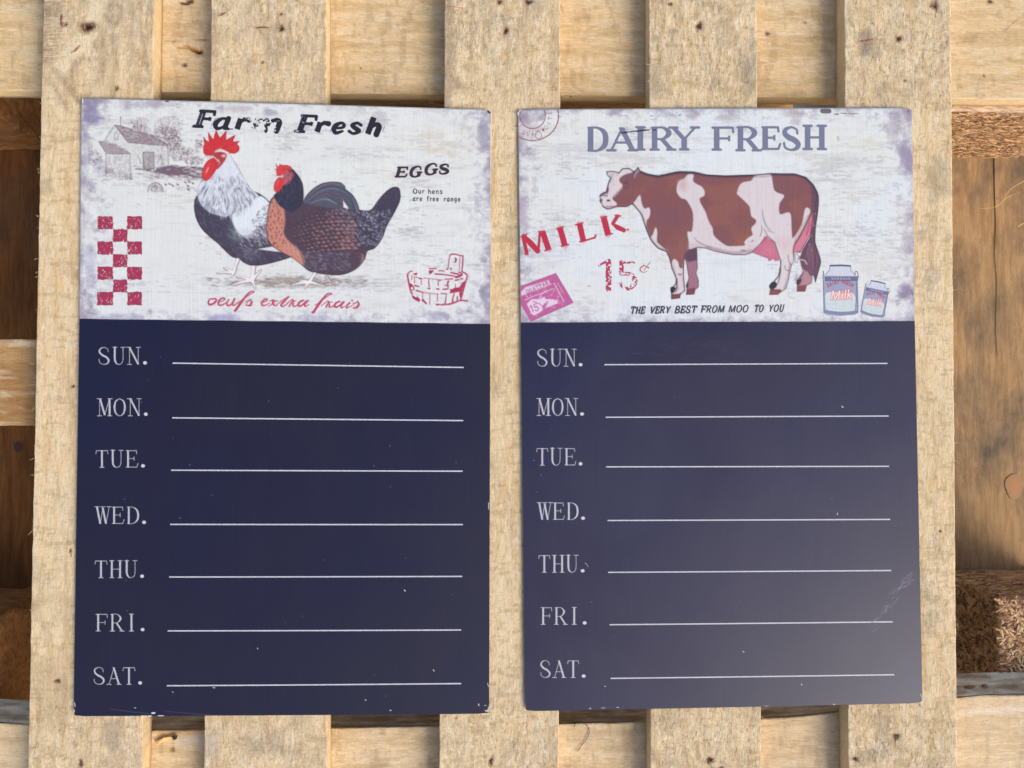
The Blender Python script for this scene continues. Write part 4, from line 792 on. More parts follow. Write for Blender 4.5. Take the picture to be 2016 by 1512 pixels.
def empty(name, loc, label, cat, group=None):
    o = bpy.data.objects.new(name, None); COL.objects.link(o); o.location = loc; o.empty_display_size = .05
    o['label'] = label; o['category'] = cat
    if group: o['group'] = group
    return o
def mesh_obj(name, V, F, mat, parent=None, smooth_=False, col=None, label=None, kind=None):
    """V are world coordinates; a child keeps them relative to its thing"""
    V = np.asarray(V, float)
    off = np.array(root_loc(parent)) if parent is not None else np.zeros(3)
    me = bpy.data.meshes.new(name)
    if isinstance(F, np.ndarray):
        n = len(F); me.vertices.add(len(V)); me.vertices.foreach_set('co', (V - off).ravel())
        me.loops.add(n * 4); me.loops.foreach_set('vertex_index', F.ravel().astype(np.int32))
        me.polygons.add(n); me.polygons.foreach_set('loop_start', np.arange(0, n * 4, 4, dtype=np.int32))
        me.update(calc_edges=True); me.validate()
    else:
        me.from_pydata([tuple(v) for v in (V - off)], [], F); me.update()
    if smooth_: me.polygons.foreach_set('use_smooth', np.ones(len(me.polygons), bool))
    if col is not None:
        a = me.color_attributes.new('ink', 'FLOAT_COLOR', 'POINT'); C = np.ones((len(V), 4)); C[:, :col.shape[1]] = col
        a.data.foreach_set('color', C.ravel())
    me.materials.append(mat)
    o = bpy.data.objects.new(name, me); COL.objects.link(o)
    if parent is not None: o.parent = parent
    if label: o['label'] = label
    if kind: o['kind'] = kind
    return o
def root_loc(p):
    L = Vector((0, 0, 0))
    while p is not None: L = L + p.location; p = p.parent
    return L

# ------------------------------------------------------------------ materials
def node(nt, t, **k):
    n = nt.nodes.new(t)
    for a, v in k.items():
        if a == 'op': n.operation = v
        else: setattr(n, a, v)
    return n
def new_mat(name):
    m = bpy.data.materials.new(name); m.use_nodes = True; nt = m.node_tree; nt.nodes.clear()
    o = node(nt, 'ShaderNodeOutputMaterial'); p = node(nt, 'ShaderNodeBsdfPrincipled'); nt.links.new(p.outputs[0], o.inputs[0])
    return m, nt, p, o
def noise(nt, co, scale, sx, sy, sz, det=4, rough=.6, dist=0):
    mp = node(nt, 'ShaderNodeMapping'); mp.inputs['Scale'].default_value = (sx, sy, sz); nt.links.new(co, mp.inputs[0])
    n = node(nt, 'ShaderNodeTexNoise'); n.inputs['Scale'].default_value = scale; n.inputs['Detail'].default_value = det
    n.inputs['Roughness'].default_value = rough; n.inputs['Distortion'].default_value = dist; nt.links.new(mp.outputs[0], n.inputs['Vector'])
    return n.outputs['Fac']
def ramp(nt, fac, stops):
    r = node(nt, 'ShaderNodeValToRGB'); e = r.color_ramp.elements
    while len(e) > 1: e.remove(e[-1])
    e[0].position = stops[0][0]; e[0].color = (*stops[0][1], 1)
    for p, c in stops[1:]:
        x = e.new(p); x.color = (*c, 1)
    nt.links.new(fac, r.inputs[0]); return r.outputs[0]
def mixc(nt, a, b, fac, mode='MIX'):
    m = node(nt, 'ShaderNodeMix', data_type='RGBA', blend_type=mode)
    for s, v in ((6, a), (7, b)):
        if isinstance(v, tuple): m.inputs[s].default_value = (*v, 1)
        else: nt.links.new(v, m.inputs[s])
    if isinstance(fac, float): m.inputs[0].default_value = fac
    else: nt.links.new(fac, m.inputs[0])
    return m.outputs[2]
def mth(nt, op, a, b=None, clamp=False):
    m = node(nt, 'ShaderNodeMath', op=op); m.use_clamp = clamp
    for i, v in enumerate((a, b)):
        if v is None: continue
        if isinstance(v, (int, float)): m.inputs[i].default_value = v
        else: nt.links.new(v, m.inputs[i])
    return m.outputs[0]
def bump(nt, p, h, dist, strength=1.0):
    b = node(nt, 'ShaderNodeBump'); b.inputs['Distance'].default_value = dist; b.inputs['Strength'].default_value = strength
    nt.links.new(h, b.inputs['Height']); nt.links.new(b.outputs[0], p.inputs['Normal'])

def wood(name, axis, attr=True, base=(200, 165, 110), dark=(150, 112, 64), fuzz=1.0, bmp=.0006, stain=0.0, con=1.0, blot=0.0):
    """sawn softwood; axis = direction of the grain; colour patches come from the painted 'ink' attribute where there is one"""
    m, nt, p, o = new_mat(name)
    tc = node(nt, 'ShaderNodeTexCoord').outputs['Object']
    L = lambda k, t: {'Z': (t, t, k), 'X': (k, t, t), 'Y': (t, k, t)}[axis]
    f1 = noise(nt, tc, 1250, *L(.12, 1), det=3, rough=.75, dist=1.0)         # torn fibres
    f2 = noise(nt, tc, 260, *L(.12, 1), det=5, rough=.6, dist=.4)          # growth rings
    saw = noise(nt, tc, 1300, *L(1, .10), det=3, rough=.7, dist=.3)        # saw marks across the grain
    msk = noise(nt, tc, 24, 1, 1, 1, det=3)
    sp = noise(nt, tc, 2600, 1, 1, 1, det=2)
    if attr:
        a = node(nt, 'ShaderNodeVertexColor'); a.layer_name = 'ink'; c = a.outputs[0]
    else:
        c = ramp(nt, f2, [(.3, tuple(lin(dark))), (.62, tuple(lin(base)))])
    K = lambda lo, hi: ((1 - (1 - lo) * con,) * 3, (1 + (hi - 1) * con,) * 3)
    a1, b1 = K(.58, 1.26); a2, b2 = K(.80, 1.12); a3, b3 = K(.66, 1.18); a4, b4 = K(.88, 1.05)
    c = mixc(nt, c, ramp(nt, f1, [(.3, a1), (.5, (1, 1, 1)), (.7, b1)]), .85, 'MULTIPLY')
    c = mixc(nt, c, ramp(nt, saw, [(.34, a2), (.5, (1, 1, 1)), (.66, b2)]), ramp(nt, msk, [(.45, (.05, .05, .05)), (.65, (.8, .8, .8))]), 'MULTIPLY')
    c = mixc(nt, c, ramp(nt, sp, [(.32, a3), (.5, (1, 1, 1)), (.7, b3)]), .8, 'MULTIPLY')
    c = mixc(nt, c, ramp(nt, f2, [(.3, a4), (.6, b4)]), .8, 'MULTIPLY')
    if stain:
        st = noise(nt, tc, 22, *L(.5, 1), det=6, rough=.65, dist=.6)
        c = mixc(nt, c, (.075, .055, .04), mth(nt, 'MULTIPLY', ramp(nt, st, [(.5, (0, 0, 0)), (.62, (1, 1, 1))]), stain))
    if blot:
        st = noise(nt, tc, 14, *L(.6, 1), det=8, rough=.66, dist=.3)
        c = mixc(nt, c, (.075, .072, .062), mth(nt, 'MULTIPLY', ramp(nt, st, [(.46, (0, 0, 0)), (.66, (1, 1, 1))]), blot))
    nt.links.new(c, p.inputs['Base Color']); p.inputs['Roughness'].default_value = .85; p.inputs['Specular IOR Level'].default_value = .2
    h = mth(nt, 'ADD', mth(nt, 'MULTIPLY', f1, 1.0), mth(nt, 'ADD', mth(nt, 'MULTIPLY', saw, .5), mth(nt, 'MULTIPLY', sp, .5)))
    bump(nt, p, h, bmp, 1.0)
    return m
M_SLAT = wood('sawn_slat_wood', 'Z', con=.55)
M_RAIL = wood('sawn_rail_wood', 'X', con=.6)
M_EDGE = wood('cut_edge_wood', 'Z', bmp=.0003)
M_BACK = wood('weathered_back_board_wood', 'Z', False, base=(136, 88, 46), dark=(104, 64, 30), stain=.4, con=.5)
M_BACKR = wood('grey_stained_back_board_wood', 'Z', False, base=(184, 148, 106), dark=(160, 124, 84), con=.5, blot=.85)
M_BLOCK = wood('solid_block_wood', 'X', False, base=(170, 118, 70), dark=(126, 82, 46), stain=.3, bmp=.0008, con=.6)
M_MID = wood('cross_board_wood', 'X', False, base=(220, 176, 116), dark=(186, 140, 86))

def mat_print():
    m, nt, p, o = new_mat('printed_ink')
    a = node(nt, 'ShaderNodeVertexColor'); a.layer_name = 'ink'
    tc = node(nt, 'ShaderNodeTexCoord').outputs['Object']
    lines = noise(nt, tc, 1800, 1, 1, .02, det=1)
    c = mixc(nt, a.outputs[0], ramp(nt, lines, [(.3, (.93, .93, .93)), (.7, (1.05, 1.05, 1.05))]), .8, 'MULTIPLY')
    nt.links.new(c, p.inputs['Base Color']); p.inputs['Roughness'].default_value = .42; p.inputs['Specular IOR Level'].default_value = .4
    bump(nt, p, lines, .00002, .5)
    t = node(nt, 'ShaderNodeBsdfTransparent'); mx = node(nt, 'ShaderNodeMixShader')
    nt.links.new(a.outputs['Alpha'], mx.inputs[0]); nt.links.new(t.outputs[0], mx.inputs[1]); nt.links.new(p.outputs[0], mx.inputs[2]); nt.links.new(mx.outputs[0], o.inputs[0])
    return m
M_INK = mat_print()
def mat_navy(name, c1, c2, rough, haze=0.0):
    m, nt, p, o = new_mat(name)
    tc = node(nt, 'ShaderNodeTexCoord').outputs['Object']
    lines = noise(nt, tc, 1500, 1, 1, .015, det=1); big = noise(nt, tc, 6, 1, 1, 1, det=3, rough=.5)
    grain = noise(nt, tc, 2200, 1, 1, 1, det=1); smear = noise(nt, tc, 30, 1, 1, .5, det=6, rough=.7, dist=.5)
    c = mixc(nt, tuple(lin(c1)), tuple(lin(c2)), ramp(nt, big, [(.38, (0, 0, 0)), (.62, (1, 1, 1))]))
    c = mixc(nt, c, ramp(nt, lines, [(.3, (.85, .85, .88)), (.7, (1.15, 1.15, 1.15))]), .8, 'MULTIPLY')
    c = mixc(nt, c, ramp(nt, grain, [(.3, (.85, .85, .85)), (.72, (1.25, 1.22, 1.25))]), .7, 'MULTIPLY')
    if haze:      # soft reflected light painted in as greyer patches
        d = noise(nt, tc, 9, 1, 1, 1, det=5, rough=.6, dist=.6); c = mixc(nt, c, (.20, .20, .24), mth(nt, 'MULTIPLY', ramp(nt, d, [(.36, (0, 0, 0)), (.7, (1, 1, 1))]), haze))
    nt.links.new(c, p.inputs['Base Color'])
    r = mth(nt, 'ADD', mth(nt, 'MULTIPLY', smear, .12), rough - .06); nt.links.new(r, p.inputs['Roughness'])
    bump(nt, p, mth(nt, 'ADD', lines, mth(nt, 'MULTIPLY', grain, .5)), .00002, .6)
    return m
M_NAVY = mat_navy('navy_writing_film', (29, 26, 46), (22, 22, 50), .40)
M_NAVY2 = mat_navy('hazed_navy_writing_film', (32, 29, 56), (26, 27, 60), .39, .05)  # lighter copy: the sky's reflection on the right sign put into its colour
def flat_mat(name, c, rough=.5, metal=0.0, n=0.0, sc=300):
    m, nt, p, o = new_mat(name); tc = node(nt, 'ShaderNodeTexCoord').outputs['Object']
    f = noise(nt, tc, sc, 1, 1, 1, det=3); k = lin(c)
    cc = ramp(nt, f, [(.3, tuple(k * (1 - n))), (.7, tuple(np.minimum(k * (1 + n), 1)))])
    nt.links.new(cc, p.inputs['Base Color']); p.inputs['Roughness'].default_value = rough; p.inputs['Metallic'].default_value = metal
    return m
M_SHEET = flat_mat('white_lacquered_sheet', (226, 224, 222), .35, 0, .04)
M_NEDGE = flat_mat('navy_sheet_edge', (24, 22, 34), .4)
M_RULE = flat_mat('printed_white_line', (188, 187, 194), .5, 0, .12, 500)
M_FIBRE = flat_mat('wood_fibre', (232, 208, 160), .8, 0, .25, 200)
M_STRAW = flat_mat('dry_straw', (226, 178, 112), .6, 0, .2, 200)
M_HAIR = flat_mat('dark_hair', (44, 34, 28), .5)
M_RUST = flat_mat('rusty_steel', (120, 66, 44), .7, .3, .35, 900)
M_DIRT = flat_mat('dark_resin', (52, 34, 26), .6, 0, .5, 900)
M_GROUND = flat_mat('pale_concrete', (176, 168, 154), .9, 0, .2, 30)
M_WALL = flat_mat('brown_wall', (120, 92, 62), .9, 0, .2, 20)
def mat_chip(name, k=1.0):
    m, nt, p, o = new_mat(name); tc = node(nt, 'ShaderNodeTexCoord').outputs['Object']
    n1 = noise(nt, tc, 160, .45, 1, 1, det=5, rough=.7, dist=1.2); n2 = noise(nt, tc, 420, .3, 1, 1, det=3, rough=.7)
    c = ramp(nt, n1, [(.3, tuple(lin((110, 76, 48)))), (.45, tuple(lin((176, 132, 90)))), (.58, tuple(lin((206, 164, 116)))), (.75, tuple(lin((236, 204, 158))))])
    c = mixc(nt, c, (1.0, .84, .6), float(k)) if k else c
    c = mixc(nt, c, ramp(nt, n2, [(.32, (.55, .5, .45)), (.6, (1.1, 1.1, 1.1))]), .8, 'MULTIPLY')
    nt.links.new(c, p.inputs['Base Color']); p.inputs['Roughness'].default_value = .8
    bump(nt, p, mth(nt, 'ADD', n1, n2), .0015, 1.0); return m
M_CHIP = mat_chip('pressed_chip_wood', 0); M_CHIP2 = mat_chip('lit_pressed_chip_wood', .35)  # M_CHIP2 has light from below mixed into its colour
def mat_attr(name, rough=.75):
    m, nt, p, o = new_mat(name); a = node(nt, 'ShaderNodeVertexColor'); a.layer_name = 'ink'
    tc = node(nt, 'ShaderNodeTexCoord').outputs['Object']; n = noise(nt, tc, 900, 1, 1, 1, det=3)
    c = mixc(nt, a.outputs[0], ramp(nt, n, [(.3, (.75, .75, .75)), (.7, (1.2, 1.2, 1.2))]), .7, 'MULTIPLY')
    nt.links.new(c, p.inputs['Base Color']); p.inputs['Roughness'].default_value = rough; return m
M_FLAKE = mat_attr('wood_flakes')

# ------------------------------------------------------------------ setting
gz = -.385
GY = .1795                     # the ground lies this far below the slat faces
g = mesh_obj('ground', [(-30, GY, -30), (30, GY, -30), (30, GY, 30), (-30, GY, 30)], [[0, 1, 2, 3]], M_GROUND); g['kind'] = 'structure'

# ------------------------------------------------------------------ pallet
PAL = empty('wooden_pallet', (0, .08, 0), 'flat wooden pallet of five rough sawn slats with both printed signs lying on it', 'pallet')
RNG = np.random.default_rng(77)

def plank(name, corners, y0, y1, us, vs, mat, colour=None, pits=(), rough=.00025, seed=0, edge=None, wob=.0004, label=None, parent=PAL, round_=.0005, kind=None):
    """a sawn board. corners (x,z) of its front at y0: start-low, start-high, end-low, end-high; u runs across, v along the board"""
    c = np.asarray(corners, float); U, Vv = np.meshgrid(us, vs)
    nv, nu = U.shape
    def P(U, V):
        a = c[0] + (c[1] - c[0]) * U[..., None]; b = c[2] + (c[3] - c[2]) * U[..., None]
        return a + (b - a) * V[..., None]
    XZ = P(U, Vv); wid = np.linalg.norm(c[1] - c[0]); ln = np.linalg.norm(c[2] - c[0]); ax = (c[1] - c[0]) / wid
    e = fbm(nv, 2, max(nv / 60, 2), 2, seed + 5, 5, .7)
    XZ = XZ + ((e[:, :1] - .5) * 2 * wob * (1 - U) + (e[:, 1:2] - .5) * 2 * wob * U)[..., None] * ax
    if edge is not None:
        lo, hi = edge(vs); XZ = XZ + (lo[:, None] * (1 - U) + hi[:, None] * U)[..., None] * ax
    F = np.full(U.shape, y0)
    n = fbm(nv, nu, max(nv / 12, 2), max(nu / 3, 2), seed, 4, .6) - .5
    F = F + n * rough * 2
    d = np.minimum(U, 1 - U) * wid; F = F + round_ * np.clip(1 - d / (round_ * 1.6), 0, 1) ** 2
    px, py = topx(np.stack([XZ[..., 0], F, XZ[..., 1]], -1))
    for (qx, qy, rx, ry, dp) in pits:
        r = ((px - qx) / rx) ** 2 + ((py - qy) / ry) ** 2; F = F + dp * np.exp(-r * 1.2)
    front = np.stack([XZ[..., 0], F, XZ[..., 1]], -1)
    col = colour(px, py) if colour is not None else np.zeros((*U.shape, 3)) + lin((205, 170, 118))
    # ring: front, high side, back, low side
    def back(k, y):
        q = front[:, k].copy(); q[:, 1] = y; return q
    hs = [back(-1, y) for y in np.linspace(y0 + round_ * 1.3, y1, 4)]; ls = [back(0, y) for y in np.linspace(y1, y0 + round_ * 1.3, 4)]
    ring = np.concatenate([front] + [a[:, None] for a in hs] + [a[:, None] for a in ls], 1)
    ce = np.zeros((nv, 8, 3)) + lin((232, 202, 154)) * (.9 + .2 * fbm(nv, 8, 6, 2, seed + 9, 3)[..., None])
    C = np.concatenate([col, ce], 1)
    R = ring.shape[1]; idx = np.arange(nv * R).reshape(nv, R)
    a = idx[:-1]; b = idx[1:]; a2 = np.roll(a, -1, 1); b2 = np.roll(b, -1, 1)
    Q = np.stack([a, a2, b2, b], -1).reshape(-1, 4)
    V = ring.reshape(-1, 3); CC = C.reshape(-1, 3)
    # end caps: centre fan of quads (degenerate-free: strip between front row and back row)
    caps = []
    for row in (0, nv - 1):
        f = idx[row]; k0, k1 = f[nu + 3], f[nu + 4]
        cap = [f[0], *f[1:nu + 4], *f[nu + 4:]]
        caps.append(cap)
    # outward orientation
    fn = np.cross(front[1, 0] - front[0, 0], front[0, 1] - front[0, 0])
    if fn[1] < 0: Q = Q[:, ::-1]
    Q = np.ascontiguousarray(Q[:, ::-1]) if False else np.ascontiguousarray(Q)
    o = mesh_obj(name, V, Q, mat, parent, True, CC, label, kind)
    bm = bmesh.new(); bm.from_mesh(o.data); bm.verts.ensure_lookup_table()
    for cap in caps:
        try: bm.faces.new([bm.verts[i] for i in cap])
        except ValueError: pass
    bmesh.ops.recalc_face_normals(bm, faces=bm.faces[:] if len(bm.faces) < 4000 else [f for f in bm.faces if len(f.verts) > 4])
    bm.to_mesh(o.data); bm.free()
    return o

# --- painted wood colour: canvases in picture units, sampled at the vertices
def sampler(cv):
    def f(px, py):
        i = np.clip(((px - cv.x0) * cv.s).astype(int), 0, cv.W - 1); j = np.clip(((py - cv.y0) * cv.s).astype(int), 0, cv.H - 1)
        return cv.C[j, i]
    return f
def wood_canvas(x0, x1, y0, y1, seed, grain='V', base=(233, 206, 163), grey=.45, warm=.25, s=.8):
    cv = Canvas(x0, y0, x1, y1, s, bg=lin(base)); H, W = cv.H, cv.W
    f = (lambda ch, cw: (ch, cw)) if grain == 'V' else (lambda ch, cw: (cw, ch))
    a = fbm(H, W, *f(90, 9), seed, 4); b = fbm(H, W, *f(14, 2.2), seed + 1, 3); g = fbm(H, W, 60, 40, seed + 2, 5, .6); h = fbm(H, W, *f(7, 22), seed + 3, 4, .6); q = fbm(H, W, *f(5, 2), seed + 4, 2)
    cv.full(np.clip((a - .5) * 3, 0, .5), (200, 168, 118)); cv.full(np.clip((.46 - a) * 3, 0, .4), (228, 208, 170))
    cv.full(np.clip((g - .52) * 5, 0, 1) * grey * np.clip((q - .2) * 1.6, .3, 1), (176, 158, 128)); cv.full(np.clip((g - .62) * 7, 0, 1) * grey * .7, (146, 132, 116))
    cv.full(np.clip((.42 - g) * 4, 0, 1) * warm, (228, 186, 122))
    cv.full(np.clip((h - .58) * 5, 0, .5), (186, 156, 116)); cv.full(np.clip((b - .62) * 5, 0, .4), (236, 220, 188)); cv.full(np.clip((.36 - b) * 5, 0, .35), (184, 154, 112))
    return cv
def weather(cv, seed, a1=.32, a2=.26):
    Y = cv.Y[:, None]; g = fbm(cv.H, cv.W, 26, 12, seed, 5, .65); t = np.clip((250 - Y) / 160, 0, 1) * a1 + np.clip((Y - 1370) / 110, 0, 1) * a2
    cv.full(np.clip(t * (.5 + (g - .5) * 5), 0, .75), (184, 168, 144)); g2 = fbm(cv.H, cv.W, 12, 5, seed + 1, 4, .7)
    cv.full(np.clip(t * (g2 - .58) * 9, 0, .7), (146, 130, 110)); cv.full(np.clip((t + .25) * (.40 - g2) * 9, 0, .6), (242, 230, 204))
def knot(cv, x, y, rx, ry, ang=0, col=(64, 42, 34)):
    for k in range(5, 0, -1):
        a = np.linspace(0, 6.283, 18); rr = 1 + .16 * np.sin(3 * a + x) + .1 * np.sin(7 * a + y)
        f = .35 + .26 * k
        X = rx * f * rr * np.cos(a); Y = ry * f * rr * np.sin(a)
        P = np.stack([x + X * math.cos(ang) - Y * math.sin(ang), y + X * math.sin(ang) + Y * math.cos(ang)], 1)
        cv.poly(P, col if k < 3 else (130, 92, 62), (.25, .45, .7, .9, .95)[5 - k] if k < 3 else .28, 2.5)
def sliver(cv, pts, w, col=(150, 84, 54), a=.85): cv.stroke(pts, w, col, a, 1.4, sm=3)

SL = []   # slat canvases and their marks
c1 = wood_canvas(40, 330, -60, 1600, 101, grey=.35); weather(c1, 710); PIT1 = []
for pts, w_, c_, a_ in (([(118, 140), (132, 110), (160, 80), (185, 40), (196, -20)], (12, 20, 12), (240, 224, 186), .8), ([(90, 118), (120, 150), (150, 190), (175, 215)], 5, (150, 128, 104), .5), ([(88, 150), (112, 178), (132, 215)], 4, (156, 134, 108), .5), ([(150, 120), (140, 150), (150, 180)], 4, (150, 124, 98), .5),
                        ([(196, 60), (204, 110), (196, 150), (184, 170)], 4, (162, 140, 112), .5), ([(222, 70), (228, 110), (216, 150), (222, 190)], 4, (166, 142, 112), .45), ([(212, 20), (224, 4), (236, 20), (232, 42), (218, 46), (211, 30)], 4, (156, 132, 106), .6), ([(244, -10), (256, 30), (262, 80), (258, 130)], 4, (170, 146, 114), .45), ([(262, 10), (280, 60), (286, 130)], 3.5, (174, 150, 118), .4),
                        ([(170, 130), (184, 160), (190, 200)], 5, (236, 218, 178), .5), ([(206, 100), (214, 140), (206, 180)], 5, (236, 218, 178), .5), ([(236, 60), (242, 110), (236, 160)], 5, (238, 220, 182), .5)): [c1.stroke([(x + RNG.normal(0, 3), y + RNG.normal(0, 3)) for x, y in pts], np.asarray(w_) * RNG.uniform(.8, 2.4), c_ if c_[0] > 200 else tuple(int(q * .92) for q in c_), a_ * .36, 10, sm=6) for _ in range(4)]
hz_ = fbm(c1.H, c1.W, 3.0, 60, 203, 2); c1.full(np.clip((hz_ - .5) * 7, 0, 1) * np.clip(1 - (c1.X[None, :] - 90) / 60, 0, 1) * np.clip(1 - (c1.Y[:, None] - 40) / 130, 0, 1) * .75, (146, 126, 106))
for (x, y, rx, ry) in ((173, 50, 9, 7), (128, 47, 4, 3), (229, 173, 2.5, 4), (112, 1340, 6, 4), (158, 1502, 4, 7), (143, 760, 3, 2.5), (138, 1083, 2, 3)): knot(c1, x, y, rx, ry); PIT1.append((x, y, rx, ry, .0012))
knot(c1, 172, 53, 15, 9, 0, (84, 58, 50))
for q_ in range(26): yy_ = 6 + q_ * 4.6; c1.stroke([(84, yy_), (104 + 12 * math.sin(q_), yy_ + 1.5), (122 + 10 * math.sin(q_ * 1.7), yy_ - 1)], (2.2, 1.6, .5), (140, 118, 96), .6, 1.6, sm=3)
c1.full(np.clip(1 - np.hypot((c1.X[None, :] - 205) / 34, (c1.Y[:, None] - 90) / 95), 0, 1) * .3, (176, 150, 122))
knot(c1, 172, 53, 8, 6, 0, (60, 40, 34)); sliver(c1, [(121, 28), (119, 42), (122, 52)], 4, (128, 84, 66)); sliver(c1, [(139, 104), (148, 97), (157, 89)], (2, 6, 3), (150, 92, 68)); sliver(c1, [(138, 1082), (140, 1096)], 3)
c1.stroke([(60, 1190), (110, 1175), (160, 1190)], 20, (178, 150, 110), .3, 12); c1.stroke([(62, 1190), (85, 1230), (95, 1260)], 14, (150, 130, 104), .35, 14); c1.poly([(60, 1300), (110, 1290), (140, 1350), (120, 1420), (80, 1440)], (162, 138, 108), .3, 22)
c1.poly([(200, 1420), (240, 1410), (235, 1480), (205, 1470)], (156, 138, 122), .5, 14); c1.poly([(75, 360), (95, 350), (105, 375), (85, 385)], (168, 150, 116), .5, 10)
c2 = wood_canvas(390, 660, -60, 1600, 111, grey=.5); weather(c2, 720); PIT2 = []
for (x, y, rx, ry) in ((553, 55, 6, 6), (516, 122, 2, 2), (553, 27, 2, 2)): knot(c2, x, y, rx, ry, 0, (84, 62, 48)); PIT2.append((x, y, rx, ry, .001))
sliver(c2, [(428, 31), (436, 28), (444, 24)], (2, 4, 2)); sliver(c2, [(503, 55), (516, 53), (530, 54)], (2, 2.6, 2), (156, 110, 92)); c2.poly([(530, 50), (548, 44), (548, 66), (532, 62)], (170, 156, 128), .5, 6)
for xx in range(420, 520, 9): c2.stroke([(xx, 1412), (xx + 1, 1438)], 1.2, (146, 124, 104), .45)
c2.poly([(470, 1450), (560, 1430), (560, 1480), (480, 1490)], (150, 136, 122), .35, 20); c2.poly([(400, 1450), (430, 1430), (430, 1490), (402, 1490)], (184, 170, 156), .5, 14); c2.stroke([(498, 1458), (510, 1448)], 2, (240, 224, 190), .9)
c3 = wood_canvas(850, 1120, -60, 1600, 121, grey=.4); weather(c3, 730); PIT3 = []
for (x, y, rx, ry) in ((995, 60, 4, 7), (1040, 3, 7, 5), (983, 3, 4, 4), (966, 1499, 4, 8)): knot(c3, x, y, rx, ry, .2, (78, 50, 42)); PIT3.append((x, y, rx, ry, .001))
c3.stroke([(884, -50), (884, 120), (880, 215)], 16, (150, 128, 106), .5, 8); c3.poly([(890, 150), (905, 150), (905, 175), (892, 175)], (142, 130, 118), .5, 8); c3.stroke([(966, 1470), (966, 1485)], 1.4, (120, 90, 64), .6)
c4 = wood_canvas(1260, 1510, -60, 1600, 131, grey=.55); weather(c4, 740); PIT4 = []
for (x, y, rx, ry) in ((1319, 7, 4, 3), (1376, 50, 6, 7), (1397, 1496, 7, 6), (1420, 1511, 4, 2)): knot(c4, x, y, rx, ry, .3, (70, 50, 44)); PIT4.append((x, y, rx, ry, .0012))
sliver(c4, [(1372, 62), (1376, 50), (1380, 44)], (1, 3.4, 1.5), (110, 70, 60)); c4.stroke([(1392, 1500), (1402, 1512)], 2.4, (90, 60, 54), .9); c4.stroke([(1383, 1457), (1391, 1455), (1395, 1464)], 1.3, (60, 46, 36), .8, sm=4); c4.stroke([(1347, 1446), (1355, 1446)], 1.8, (240, 224, 196), .9)
c4.poly([(1465, 120), (1490, 110), (1490, 180), (1468, 190)], (150, 140, 124), .45, 16); c4.poly([(1280, 120), (1300, 110), (1300, 190), (1280, 190)], (168, 152, 128), .4, 14); c4.poly([(1300, 1410), (1340, 1405), (1345, 1430), (1305, 1440)], (158, 144, 124), .35, 12)
c5 = wood_canvas(1640, 1900, -60, 1600, 141, grey=.5); weather(c5, 750); PIT5 = []
c5.poly([(1692, 62), (1715, 60), (1722, 85), (1710, 112), (1696, 108), (1690, 85)], (140, 126, 114), .65, 10)
for (x, y, rx, ry) in ((1769, 75, 6, 5), (1840, 8, 7, 8), (1764, 1449, 6, 5), (1781, 158, 2, 2), (1684, 1494, 6, 4), (1850, 1045, 2, 2)): knot(c5, x, y, rx, ry, .4, (70, 46, 42)); PIT5.append((x, y, rx, ry, .0012))
sliver(c5, [(1692, 81), (1704, 79), (1718, 77)], (2, 4, 2), (146, 70, 48)); sliver(c5, [(1836, 0), (1842, 15), (1840, 34)], (4, 3, 1.5), (84, 52, 46)); sliver(c5, [(1832, 12), (1848, 8)], 3, (84, 52, 46)); sliver(c5, [(1762, 1450), (1762, 1472)], (5, 2.5), (128, 100, 92))
c5.poly([(1820, 330), (1860, 310), (1872, 380), (1830, 400)], (156, 142, 116), .4, 18); c5.poly([(1690, 1480), (1720, 1470), (1730, 1500), (1700, 1505)], (156, 140, 118), .4, 12)

def slat_corners(LT, LB, RT, RB):
    """edges given at picture rows 100 and 1450, continued straight to the board ends"""
    out = []
    for (a, b) in ((LT, LB), (RT, RB)):
        p, q = at(a, 100, 0), at(b, 1450, 0); zz = (gz + .01, .385)
        out.append([(p[0] + (q[0] - p[0]) * (z - p[2]) / (q[2] - p[2]), z) for z in zz])
    (l0, l1), (r0, r1) = out
    return [l0, r0, l1, r1]
TH = .0153
def rows(vis):
    """rows fine where the board can be seen, coarse behind a sign"""
    z0, z1 = gz + .01, .385; out = [z0]; z = z0
    while z < z1:
        py = CY - FPX * z / CAM_D
        z += .00085 if any(a - 12 <= py <= b + 12 for a, b in vis) else .006
        out.append(min(z, z1))
    o = np.unique(np.array(out)); return (o - z0) / (z1 - z0)
ALL = [(-30, 1540)]; ENDS = [(-30, 225), (1390, 1540)]
def cols(n, lo=0, hi=1, fine=(0, 1)):
    return np.unique(np.concatenate([np.linspace(0, 1, 20), np.linspace(fine[0], fine[1], n), [.004, .01, .99, .996]]))
SLATS = []
for k, (e, cv, pits, vis, fine) in enumerate([((83, 56, 302, 281), c1, PIT1, ALL, (0, 1)), ((415, 402, 643, 644), c2, PIT2, ENDS, (0, 1)), ((875, 865, 1103, 1100), c3, PIT3, ALL, (0, 1)),
                                              ((1278, 1280, 1490, 1498), c4, PIT4, ENDS, (0, 1)), ((1663, 1670, 1873, 1884), c5, PIT5, ALL, (0, 1))]):
    lab = ('outermost slat on the left, swirled grey burl grain at its top', 'slat between the first gap and the second, above the rooster sign', 'middle slat that shows between the two signs', 'slat above the cow, with a small dark knot near its top', 'outermost slat on the right, with a rusty staple mark near its top')[k]
    SLATS.append(plank('slat', slat_corners(*e), 0, TH, cols(88), rows(vis), M_SLAT, sampler(cv), pits, seed=300 + k * 7, label=lab, rough=.00035, wob=.0005))

